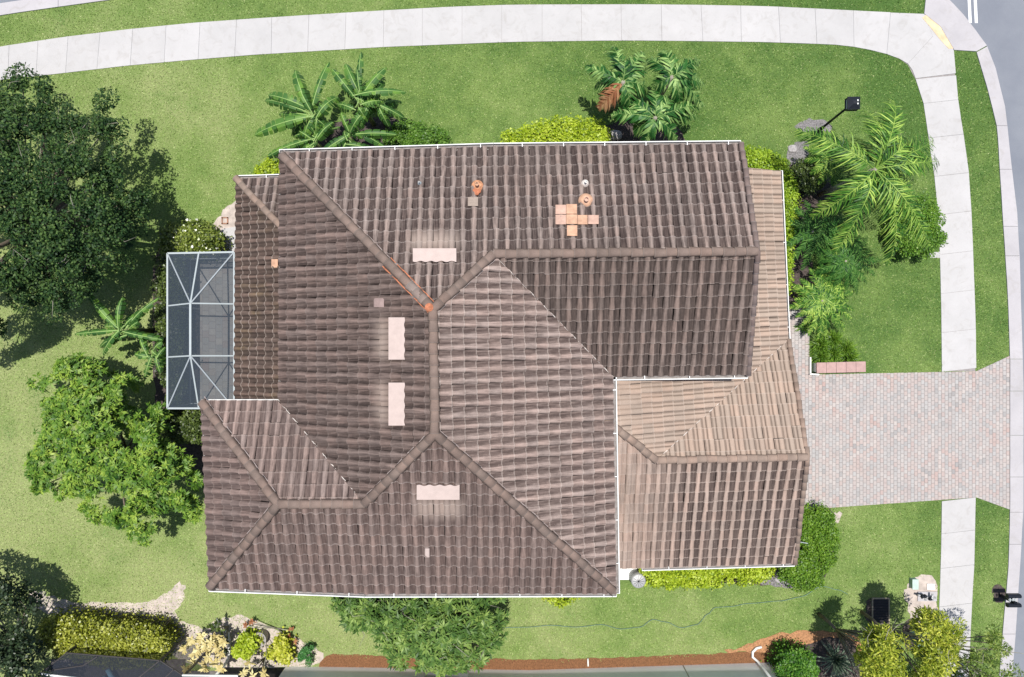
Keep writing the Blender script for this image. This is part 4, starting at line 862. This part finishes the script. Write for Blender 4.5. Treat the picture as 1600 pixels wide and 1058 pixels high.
hedge('hedge', 'dense green hedge at the southeast corner of the garage', 'hedge', [(1225, 800), (1262, 790), (1290, 796), (1304, 812), (1306, 840), (1300, 880), (1285, 910), (1262, 920), (1235, 918), (1220, 900)], 1.5, 15000, .08, M['hedge'], full=22)
hedge('hedge', 'lime green hedge along the south wall of the garage', 'hedge', [(1000, 870), (1210, 866), (1205, 898), (1180, 908), (1120, 910), (1060, 916), (1015, 910), (1000, 900)], .9, 9000, .11, M['lime'])
hedge('shrub', 'small lime plant peeking from under the south gutter', 'shrub', [(850, 915), (905, 915), (900, 936), (875, 944), (852, 936)], .5, 900, .10, M['lime'])
hedge('hedge', 'long clipped yellow green hedge at the bottom left', 'hedge', [(66, 978), (85, 966), (120, 968), (160, 974), (220, 979), (248, 983), (262, 994), (264, 1010), (252, 1026), (240, 1038), (170, 1036), (100, 1022), (65, 1005)], 1.9, 17000, .10, M['yellowhedge'], full=22, cr=.26)
hedge('shrub', 'glossy yellow green shrub above the pool cage', 'shrub', [(252, 365), (275, 352), (310, 350), (335, 355), (345, 372), (342, 395), (250, 400)], 1.4, 5600, .11, M['yellowhedge'] if False else leafmat('glossy olive leaves', (.03, .05, .008), (.1, .14, .015), (.3, .36, .08), .3, .2, .6), full=22)
hedge('hedge', 'narrow dark hedge along the west screen of the pool cage', 'hedge', [(246, 400), (264, 396), (290, 396), (285, 640), (264, 640), (252, 600), (246, 500)], 1.3, 9000, .10, M['darkshrub'], full=12)
hedge('shrub', 'dark olive shrub below the pool cage', 'shrub', [(248, 645), (300, 642), (315, 650), (315, 688), (270, 690), (250, 675)], 1.5, 3800, .10, M['darkshrub'])
hedge('shrub', 'clipped ball shaped green bush at the bottom', 'shrub', ell(1244, 1043, 32, 26, j=.02), 1.7, 7000, .085, leafmat('topiary leaves', (.02, .075, .01), (.06, .17, .015), (.16, .3, .04), .45, .2), full=26, nclump=60)
hedge('shrub', 'lime ball shrub between the white downpipe and the plant pot', 'shrub', ell(381, 1011, 18, 17), 1.0, 1400, .12, M['lime'], nclump=16)
hedge('shrub', 'yellow green ball shrub right of the plant pot', 'shrub', ell(438, 1018, 17, 18), 1.0, 1300, .13, leafmat('yellow shrub leaves', (.18, .22, .01), (.42, .45, .03), (.62, .6, .15), .45, .2), nclump=16)
hedge('shrub', 'small deep green ball shrub next to the mulch strip', 'shrub', ell(481, 1023, 13, 13), .7, 1300, .06, leafmat('emerald leaves', (.015, .08, .015), (.04, .16, .035), (.1, .26, .07), .5, .2), nclump=12, cr=.14)
def rosette_plant(name, label, cat, pts, z, nl, ls, mat, asp=.2, group=None):
    C = np.array([P(x, y, z + random.uniform(-.2, .2))[:] for x, y in pts]); cen = C.mean(0); root = empty(name, (cen[0], cen[1], 0), label, cat, group)
    q, r = rosettes(C, nrmz(np.array([[random.gauss(0, .2), random.gauss(0, .2), 1] for _ in pts])), nl, ls, asp, .5); build_leaves('foliage', q, np.clip(r, 0, 1), mat, root)
    mb = MB()
    for c in C: mb.tube([(cen[0], cen[1], 0), ((c[0] + cen[0]) / 2, (c[1] + cen[1]) / 2, c[2] * .6), tuple(c)], [.03, .022, .015], 5)
    mb.build('stem', M['twig'], root, True)
rosette_plant('croton', 'cream and yellow leafed bush left of the white downpipe', 'bush', [(300, 1000), (315, 992), (328, 1005), (310, 1015), (338, 1012), (325, 1028), (300, 1035), (345, 1022), (318, 1045), (290, 1045), (335, 1035), (305, 1022), (345, 1005), (288, 1015), (322, 1018)] + [(random.uniform(285, 350), random.uniform(992, 1050)) for _ in range(8)], 1.3, 15, .27, M['croton'], .2)
rosette_plant('croton', 'spiky pale plant below the lime ball shrub', 'bush', [(390, 1036), (380, 1052), (395, 1056), (412, 1052), (405, 1062)], 1.4, 16, .28, M['croton'], .15)
rosette_plant('shrub', 'small dark leafy plant behind the cream bush', 'shrub', [(345, 985), (352, 1000), (340, 975), (330, 980), (355, 1015)], .8, 12, .25, M['darkshrub'])
r_ = empty('yucca', P(1304, 1030, 0), 'spiky blue green plant beside the clipped ball bush', 'yucca'); b = P(1304, 1030, .6)
blades(r_, b, 130, 1.05, .022, M['yucca'], .08, (.1, 1.4), .15)
mb = MB(); mb.tube([(b.x, b.y, 0), (b.x, b.y, .65)], [.1, .08], 8); mb.build('trunk', M['trunk'], r_)
GL = 'grassy border plants by the paver walk'
i = 0
for (x, y, lab) in ((1280, 540, 'grassy border clump touching the paver walk, upper left of its bed'), (1300, 530, 'grassy border clump at the top of its bed under the low palm'), (1320, 545, 'grassy border clump nearest the open lawn'), (1300, 552, 'grassy border clump in the middle just above the pink wall'), (1282, 556, 'grassy border clump at the white corner edging'), (1325, 558, 'grassy border clump above the right half of the pink wall')):
    p = P(x, y, .05); r_ = empty('border_grass', (p.x, p.y, 0), lab, 'border plant', GL); blades(r_, p, 260, .62, .014, M['hedge'], .16, (.35, 1.45), .6)
p = P(1256, 512, .05); r_ = empty('fern', (p.x, p.y, 0), 'small fern between the roof edge and the border plants', 'fern'); blades(r_, p, 120, .5, .012, M['palm'], .2, (.35, 1.3), .7)
# boulders / dry plant near house SE and lamp
def rock(px, py, sx, sy, sz, label, mat, name='rock'):
    p = P(px, py, 0); bm = bmesh.new(); bmesh.ops.create_icosphere(bm, subdivisions=3, radius=1)
    for v in bm.verts:
        n_ = Vector((math.sin(v.co.x * 3 + px), math.cos(v.co.y * 4 + py), math.sin(v.co.z * 5))) * .12; v.co = Vector(((v.co.x + n_.x) * sx, (v.co.y + n_.y) * sy, max(-.1, (v.co.z + n_.z) * sz)))
    me = bpy.data.meshes.new(name); bm.to_mesh(me); bm.free(); me.polygons.foreach_set('use_smooth', [True] * len(me.polygons)); o = link(name, me, mat); o.location = p; tag(o, label, 'rock'); return o
rm = plain('grey rock', (.32, .3, .3), .9, .35, scale=9)
rock(1238, 232, .2, .18, .12, 'pale grey rock at the tip of the lime hedge below the lamp', rm); rock(1222, 904, .4, .2, .2, 'grey rock at the foot of the southeast green hedge', rm)
rock(960, 212, .3, .25, .25, 'grey rock between the lime shrub and the palm clump', rm)

# ================================================================= POOL CAGE
def screenmat(name, op, col):
    m = NT(name); m.base(col); t = m.n.new('ShaderNodeBsdfTransparent'); x = m.n.new('ShaderNodeMixShader'); x.inputs[0].default_value = op
    m.L(t.outputs[0], x.inputs[1]); m.L(m.b.outputs[0], x.inputs[2]); m.L(x.outputs[0], m.out.inputs[0]); return m.mat
scr = screenmat('insect screen', .46, (.065, .085, .11)); scrw = screenmat('side insect screen', .74, (.035, .058, .092))
cage = empty('pool_cage', P(312, 516, 0), 'white framed screen enclosure with peaked roof on the west side of the house', 'screen enclosure')
zc = 2.8; c1 = P(262, 396, zc); c2 = P(366, 394, zc); c4 = P(262, 638, zc); c3 = Vector((c2.x, c4.y, zc)); n1 = P(298, 474, 3.6); n2 = P(298, 556, 3.6)
cn, cs = P(311, 395, zc), P(311, 638, zc); w1, w2 = P(262, 478, zc), P(262, 558, zc); e1, e2 = P(366, 475, zc), P(366, 556, zc)
mb = MB()
for a, b, w in ((c1, c2, .07), (c1, c4, .07), (c4, c3, .07), (c2, c3, .06), (n1, n2, .085), (n1, cn, .06), (n2, cs, .06), (n1, w1, .055), (n1, e1, .055), (n2, w2, .055), (n2, e2, .055)): mb.bar(a, b, w)
mb.build('roof_frame', M['offwhite'], cage)
br_m = plain('grey aluminium', (.27, .30, .32), .5, .05)
for a, b in ((n1, c1), (n1, c2), (n2, c4), (n2, c3)):
    mb = MB(); mb.bar(a, b, .05); mb.build('brace', br_m, cage)
posts = [c1, cn, c2, w1, w2, c4, cs]
for p in posts:
    mb = MB(); mb.bar((p.x, p.y, 0), (p.x, p.y, zc - .05), .07); mb.build('post', M['offwhite'], cage)
mb = MB(); mb.bar(Vector((c1.x, c1.y, .9)), Vector((c4.x, c4.y, .9)), .05); mb.bar(Vector((c1.x, c1.y, .9)), Vector((c2.x, c2.y, .9)), .05); mb.bar(Vector((c4.x, c4.y, .9)), Vector((c3.x, c3.y, .9)), .05); mb.build('chair_rail', M['offwhite'], cage)
mb = MB()
mb.add([c1, cn, n1], [(0, 1, 2)]); mb.add([cn, c2, n1], [(0, 1, 2)]); mb.add([c1, n1, w1], [(0, 1, 2)]); mb.add([c2, e1, n1], [(0, 1, 2)]); mb.add([w1, n1, n2, w2], [(0, 1, 2, 3)]); mb.add([n1, e1, e2, n2], [(0, 1, 2, 3)])
mb.add([w2, n2, c4], [(0, 1, 2)]); mb.add([n2, cs, c4], [(0, 1, 2)]); mb.add([n2, c3, cs], [(0, 1, 2)]); mb.add([n2, e2, c3], [(0, 1, 2)])
mb.build('roof_screen', scr, cage)
mb = MB(); g0 = lambda p: (p.x, p.y, .05)
for a, b in ((c1, c4), (c1, c2), (c4, c3)): mb.add([a - Vector((0, 0, .04)), b - Vector((0, 0, .04)), g0(b), g0(a)], [(0, 1, 2, 3)])
mb.build('wall_screen', scrw, cage)
pt = [(311, 405), (390, 405), (390, 627), (311, 627)]
pavers('patio', [pt], .30, .30, .06, M['patio'], 5); sheet('patio_bed', pt, .05, M['joint'])
# ================================================================= LAMP, MAILBOX, SMALL THINGS
b = P(1280, 203, 0); lamp = empty('lamp_post', (b.x, b.y, 0), 'black lamp post with square lantern head on the front lawn', 'lamp'); hp = P(1331, 163, 3.1)
hp = Vector((hp.x, hp.y, 3.1)); base = Vector((hp.x - .12, hp.y - .02, 0)) if False else b
mb = MB(); mb.tube([b, Vector((b.x, b.y, .35)), Vector((b.x, b.y, .36)), b.lerp(hp, .5), Vector((hp.x, hp.y, 2.95))], [.09, .08, .055, .048, .045], 12); mb.build('post', M['black'], lamp, True)
mb = MB()
z0 = 3.0
def frus(mb, c, w0, w1, z0, z1, m=0):
    vs = [(c[0] + sx * w0, c[1] + sy * w0, z0) for sx, sy in ((-1, -1), (1, -1), (1, 1), (-1, 1))] + [(c[0] + sx * w1, c[1] + sy * w1, z1) for sx, sy in ((-1, -1), (1, -1), (1, 1), (-1, 1))]
    mb.add(vs, [(3, 2, 1, 0), (4, 5, 6, 7), (0, 1, 5, 4), (1, 2, 6, 5), (2, 3, 7, 6), (3, 0, 4, 7)], m)
frus(mb, hp, .12, .24, 2.95, 3.0); frus(mb, hp, .25, .25, 3.22, 3.26); frus(mb, hp, .24, .06, 3.26, 3.36)
for sx in (-1, 1):
    for sy in (-1, 1): mb.bar((hp.x + sx * .22, hp.y + sy * .22, 3.0), (hp.x + sx * .22, hp.y + sy * .22, 3.22), .03)
mb.build('lantern_frame', M['black'], lamp)
mb = MB(); frus(mb, hp, .19, .21, 3.0, 3.22); mb.build('lantern_glass', M['lampglass'], lamp)
mb = MB()
for dy in (-.05, .08): mb.lathe((hp.x + .12, hp.y + dy, 3.30), [(.045, 0), (.04, .03), (.02, .045)], 10)
mb.build('light_sensor', M['white'], lamp, True)
# twin mailbox
p = P(1563, 930, 0); mbx = empty('mailbox_post', (p.x, p.y, 0), 'black post with two side by side mailboxes at the kerb', 'mailbox'); z = .88; h = P(1584, 939, z)
mb = MB(); mb.bar((p.x, p.y, 0), (p.x, p.y, .92), .1); mb.bar((p.x, p.y, .70), (h.x, h.y, .74), .06); mb.bar((h.x, h.y - .26, .74), (h.x, h.y + .26, .74), .09, .05); frus(mb, p, .07, .01, .92, 1.0); mb.build('post', M['black'], mbx)
for i, dy in enumerate((.21, -.19)):
    mb = MB(); n = 10; pr = [(-.085, 0), (.085, 0)] + [(.085 * math.cos(math.pi * k / n), .12 + .085 * math.sin(math.pi * k / n)) for k in range(n + 1)]
    vs = []
    for x in (-.28, .28): vs += [(h.x + x, h.y + dy + a_, 0.77 + b_) for a_, b_ in pr]
    k2 = len(pr); mb.add(vs, [tuple(range(k2)), tuple(range(2 * k2 - 1, k2 - 1, -1))] + [(j, k2 + j, k2 + (j + 1) % k2, (j + 1) % k2) for j in range(k2)])
    bx_ = mb.build('mailbox', M['black'], mbx)
    mb = MB(); mb.box((h.x + .295, h.y + dy, .86), (.02, .16, .16)); mb.box((h.x + .31, h.y + dy, .92), (.02, .04, .03)); mb.build('mailbox_door', M['black'], bx_)
mb = MB()
for x in (-.1, .02, .13): mb.box((h.x + x, h.y + .01, .80), (.05, .14, .015))
mb.box((h.x, h.y + .01, .79), (.34, .03, .015)); mb.build('bracket', M['offwhite'], mbx)
# pink block wall
cap = plain('pink coping', (.38, .25, .23), .8, .12, scale=5)
a = P(1276, 575, .55); d_ = P(1353, 573, .55); wl_ = empty('garden_wall', ((a.x + d_.x) / 2, (a.y + d_.y) / 2, 0), 'low wall capped with pink blocks at the corner of the driveway', 'wall')
mb = MB(); mb.box(((a.x + d_.x) / 2, (a.y + d_.y) / 2, .24), (d_.x - a.x - .06, .38, .48), .02); mb.build('wall', M['white'], wl_)
for i in range(5):
    c_ = a.lerp(d_, (i + .5) / 5); mb = MB(); wd_ = (d_.x - a.x) / 5 - .012; frus2 = [(sx * wd_ / 2, sy * .23) for sx, sy in ((-1, -1), (1, -1), (1, 1), (-1, 1))]
    mb.box((c_.x, c_.y, .515), (wd_, .46, .07), .02, 0); mb.build('coping_block', cap, wl_)
mb = MB(); q1, q2, q3 = P(1263.5, 558), P(1263.5, 584), P(1277, 585)
mb.bar((q1.x, q1.y, .1), (q2.x, q2.y, .1), .06, .2); mb.bar((q2.x - .03, q2.y, .1), (q3.x, q3.y, .1), .06, .2); tag(mb.build('garden_edging', M['white']), 'white corner edging where the walk meets the driveway', 'edging')
# utility things near the sidewalk
def slabthing(name, px, py, w, l, z0, z1, mat, label, cat, rz=0, bevel=.02):
    p = P(px, py, z1); root = empty(name, (p.x, p.y, 0), label, cat); mb = MB(); mb.box((p.x, p.y, (z0 + z1) / 2), (w, l, z1 - z0), rz); mb.build('body', mat, root)
    return root, p
teal = plain('teal green plastic', (.20, .33, .29), .5, .12); grey = plain('weathered grey lid', (.46, .46, .44), .7, .15)
r_, p = slabthing('utility_box', 1430, 913, .24, .42, 0, .25, plain('pale green lid', (.36, .46, .41), .6, .1), 'pale green utility box on the lawn edge beside the sidewalk', 'utility box'); mb = MB(); mb.box((p.x, p.y, .262), (.27, .45, .03)); mb.build('lid', plain('pale green cover', (.40, .50, .45), .5, .1), r_)
r_, p = slabthing('meter_cover', 1455, 917, .34, .26, 0, .06, M['white'], 'white square meter cover touching the sidewalk', 'cover'); mb = MB(); mb.box((p.x, p.y, .066), (.14, .1, .02)); mb.build('lid', grey, r_)
vm = empty('water_valve', P(1448, 932, 0), 'grey backflow pipes and valves beside the sidewalk', 'valve'); mb = MB()
q = lambda x, y, z=.3: P(x, y, z)
for a, b_ in (((1434, 930), (1444, 932)), ((1444, 932), (1452, 935)), ((1452, 935), (1462, 934)), ((1446, 930), (1446, 938)), ((1457, 928), (1457, 938))): mb.tube([q(*a), q(*b_)], .045, 8)
for x, y in ((1436, 930), (1460, 934)): mb.tube([q(x, y, 0), q(x, y, .3)], .045, 8)
mb.build('pipe', plain('dull metal', (.42, .42, .42), .4, .2, .3), vm, True)
mb = MB()
for x, y in ((1444, 931), (1452, 935), (1440, 931)): mb.lathe(q(x, y, .3), [(.08, 0), (.09, .04), (.05, .08), (.06, .12)], 10)
mb.build('valve_handle', M['black'], vm, True)
mb = MB(); a, b_ = P(1432, 938), P(1464, 925); mb.box(((a.x + b_.x) / 2, (a.y + b_.y) / 2, .02), (.85, .42, .06)); mb.build('base', M['curb'], vm)
r_, p = slabthing('ground_vault', 1376, 955, .76, 1.15, 0, .05, plain('charcoal grate', (.035, .032, .035), .7, .3, scale=20), 'large charcoal ground vault cover in the shade of the yellow trees', 'cover')
mb = MB()
for i in range(9): mb.box((p.x, p.y - .48 + i * .12, .058), (.66, .03, .02))
mb.build('grate', M['black'], r_)
mb = MB()
for s in (-1, 1): mb.box((p.x + s * .37, p.y, .04), (.05, 1.18, .08)); mb.box((p.x, p.y + s * .57, .035), (.74, .05, .07))
mb.build('frame', plain('tan frame', (.3, .25, .18), .8, .2), r_)
p = P(1426, 992, 0); r_ = empty('utility_pedestal', p, 'teal rounded utility pedestal on the dark oval bed', 'utility box'); mb = MB(); n = 8
pr = [(-.13, -.22), (.13, -.22)] + [(.13 * math.cos(math.pi * k / n), .1 + .13 * math.sin(math.pi * k / n)) for k in range(n + 1)]; mb.prism([(p.x + a_, p.y + b_) for a_, b_ in pr], 0, .55); mb.build('body', teal, r_)
mb = MB(); mb.prism([(p.x + a_ * 1.12, p.y + b_ * 1.12) for a_, b_ in pr], .55, .60); mb.build('lid', plain('teal cap', (.28, .42, .38), .45, .1), r_)
# hose
hs = [(700, 983), (825, 980), (860, 977), (900, 980), (940, 976), (970, 983), (1000, 980), (1020, 968), (1040, 972), (1065, 981), (1090, 976), (1105, 960), (1118, 949), (1140, 948), (1170, 943), (1220, 939), (1250, 933), (1285, 916), (1310, 922), (1330, 930)]
pts = []
for i in range(len(hs) - 1):
    for t in range(4): u_ = t / 4; pts.append(P(hs[i][0] + (hs[i + 1][0] - hs[i][0]) * u_ + random.gauss(0, .4), hs[i][1] + (hs[i + 1][1] - hs[i][1]) * (u_ * u_ * (3 - 2 * u_)), .045))
mb = MB(); mb.tube(pts, .014, 6); tag(mb.build('garden_hose', plain('green grey hose', (.12, .2, .15), .5, .1), None, True), 'thin green hose lying wavy across the south lawn', 'hose')
# ac unit on the white pad
p = P(993, 899, 0); r_ = empty('air_conditioner', p, 'grey outdoor unit on the white pad between the roofs', 'air conditioner'); mb = MB(); mb.lathe(p, [(.32, .08), (.32, .7), (.26, .74)], 20); mb.build('casing', plain('grey casing', (.38, .38, .38), .5, .1, .2), r_, True)
mb = MB()
for i in range(6): mb.bar((p.x - .25 * math.cos(i * .52), p.y - .25 * math.sin(i * .52), .75), (p.x + .25 * math.cos(i * .52), p.y + .25 * math.sin(i * .52), .75), .012)
mb.build('fan_guard', M['black'], r_)
p = P(352, 345, 0); r_ = empty('access_cover', p, 'small rusty square drain cover on sandy soil by the west roof', 'cover'); mb = MB()
for a_, b_, c_, d_ in ((-.12, 0, .05, .3), (.12, 0, .05, .3), (0, .13, .3, .05), (0, -.13, .3, .05)): mb.box((p.x + a_, p.y + b_, .03), (c_, d_, .06))
mb.build('frame', plain('rust', (.28, .15, .1), .8, .3), r_); mb = MB(); mb.box((p.x, p.y, .025), (.18, .2, .04)); mb.build('lid', M['sand'], r_)
mb = MB(); a = P(1238, 845, 2.2); b_ = P(1262, 849, 1.7); mb.bar(a, b_, .03); tag(mb.build('pipe', M['offwhite']), 'thin pale pipe sticking out of the southeast green hedge', 'pipe')

# ================================================================= NEIGHBOUR AT THE BOTTOM
nb = empty('neighbour_house', P(820, 1150, 0), 'neighbouring house whose smooth grey wall rises at the bottom edge', 'house')
nwall = plain('smooth grey stucco', (.88, .90, .90), .8, .05, scale=1)
mb = MB(); wq = [P(447, 1041), P(830, 1047), P(1206, 1035), P(1240, 1500), P(400, 1500)]
mb.prism([(p.x, p.y) for p in wq], -.05, 3.0); mb.build('wall', nwall, nb)
mb = MB(); wq = [P(447, 1041), P(830, 1047), P(1206, 1035)]
wq2 = [p.lerp(Vector((0, -15, 0)), 0) + Vector((0, -.3, 0)) for p in wq]
def nbz(x, y, z, dy=0): p = P(x, y); return (p.x, p.y + dy, z)
mb.add([nbz(430, 1030, 3.05), nbz(830, 1036, 3.05), nbz(1222, 1025, 3.05), nbz(1222, 1500, 3.05), nbz(430, 1500, 3.05), nbz(640, 1270, 5.2), nbz(1010, 1270, 5.2)],
       [(0, 1, 6, 5), (1, 2, 6), (2, 3, 6), (3, 4, 5, 6), (4, 0, 5), (4, 3, 2, 1, 0)]); mb.build('roof', plain('neighbour roof tiles', (.26, .2, .18), .9, .3, scale=12), nb)
mb = MB(); c_ = P(700, 1045); mb.box((c_.x, c_.y - .02, .95), (1.9, .14, 1.0)); w_ = mb.build('window', plain('window surround', (.5, .53, .54), .6), nb)
mb = MB(); mb.box((c_.x, c_.y - .01, .95), (1.7, .15, .84)); mb.build('pane', M['glass'], w_)
def pipe(name, pts, r, mat, label, cat):
    mb = MB(); mb.tube(pts, r, 10); return tag(mb.build(name, mat, None, True), label, cat)
def up(x, y, z, dy=.1): p = P(x, y); return (p.x, p.y + dy, z)
pipe('downpipe', [P(1190, 1011, .07), P(1182, 1013, .08), P(1176, 1019, .09), P(1176, 1027, .12), up(1181, 1033, .3), up(1182, 1034, .7), up(1182, 1034, 2.9)], .055, M['white'], 'white bent downpipe at the right end of the grey wall', 'pipe')
pipe('downpipe', [P(353, 986, .08), P(357, 990, .12), P(358, 1000, .14), P(358, 1015, .16), P(357, 1028, .2), up(357, 1033, .45, 0), up(357, 1033, 2.3, 0)], .06, M['white'], 'white bent downpipe between the cream bush and the lime ball shrub', 'pipe')
pipe('stake', [P(918.5, 1029, .1), P(919, 1041, .15)], .035, M['white'], 'short white stub of pipe in the brown mulch strip', 'stake')
p_ = P(1067, 1040); pipe('conduit', [(p_.x, p_.y - .0, 0), (p_.x, p_.y, 2.8)], .03, M['offwhite'], 'thin pale conduit standing at the grey wall left of the downpipe', 'pipe')
# neighbour's screened pool bottom left
nc = empty('neighbour_pool_cage', P(200, 1120, 0), 'dark screened enclosure below the long yellow green hedge', 'screen enclosure'); zk = 2.4
mb = MB(); mb.add([P(60, 1052, zk), P(104, 1020, zk), P(250, 1032, zk), P(287, 1056, zk), P(287, 1200, zk), P(60, 1200, zk)], [(0, 1, 2, 3, 4, 5)]); mb.build('roof_screen', screenmat('dark screen', .72, (.018, .022, .032)), nc)
mb = MB()
for a, b_ in (((64, 1052), (104, 1020)), ((104, 1020), (250, 1032)), ((250, 1032), (287, 1056)), ((75, 1048), (130, 1040)), ((215, 1060), (250, 1032)), ((250, 1066), (272, 1046)), ((130, 1040), (152, 1026))): mb.bar(P(*a, zk + .02), P(*b_, zk + .02), .04)
mb.build('roof_frame', plain('bronze aluminium', (.05, .045, .045), .4), nc)
mb = MB(); mb.bar(P(65, 1053, zk + .05), P(130, 1061, zk + .05), .07, .06); mb.bar(P(285, 1055, zk + .05), P(372, 1056, zk + .05), .06, .06); mb.build('gutter', M['white'], nc)
mb = MB(); a_, b_ = P(347, 1042), P(446, 1043); mb.add([(a_.x, a_.y, .05), (b_.x, b_.y, .05), (b_.x, b_.y, 2.4), (a_.x, a_.y, 2.4)], [(0, 1, 2, 3)]); mb.build('wall_screen', screenmat('dark side screen', .9, (.012, .014, .02)), nc)
for x, y in ((104, 1020), (250, 1032), (287, 1056)):
    a = P(x, y, zk); mb = MB(); mb.bar((a.x, a.y, 0), (a.x, a.y, zk), .07); mb.build('post', plain('bronze post', (.05, .045, .045), .4), nc)
sheet('neighbour_patio', [(80, 1030), (290, 1030), (290, 1048), (445, 1048), (445, 1400), (80, 1400)], .03, plain('dark paving', (.13, .115, .11), .8, .25))
fl = plain('blue foam', (.35, .65, .85), .5, .1)
for (a, b_, lab) in (((168, 1046, .35), (178, 1064, .35), 'light blue tube, longer of two under the dark screen'), ((160, 1058, .35), (168, 1072, .35), 'light blue tube, shorter of two under the dark screen')):
    mb = MB(); mb.tube([P(*a), P(*b_)], .10, 12); tag(mb.build('pool_float', fl, None, True), lab, 'pool float')
# plant pot with two stakes at the bottom left
p = P(411, 992, 0); r_ = empty('plant_pot', p, 'round grey tub with a sparse plant beside the lime ball shrub', 'pot'); mb = MB(); mb.lathe(p, [(.26, 0), (.31, .5), (.33, .52), (.30, .52), (.28, .42), (.02, .42)], 22); mb.build('tub', plain('grey tub', (.32, .3, .29), .7, .15), r_, True)
blades(r_, p + Vector((0, 0, .42)), 40, .3, .02, M['yellowhedge'], .15, (.3, 1.3), .4)
for a, b_, lab in (((402, 1008, .3), (393, 1028, 1.4), 'thin pale cane left of the plant pot'), ((416, 1000, .3), (412, 1046, 1.5), 'long thin curved cane between the two ball shrubs')):
    pipe('cane', [P(*a), P((a[0] + b_[0]) / 2 + 2, (a[1] + b_[1]) / 2, 1.0), P(*b_)], .016, M['twig'], lab, 'cane')
rosette_plant('shrub', 'small bare brown plant at the edge of the sandy bed', 'shrub', [(455, 985), (460, 1002), (450, 995), (385, 978), (395, 972)], .35, 9, .2, M['palmb'])
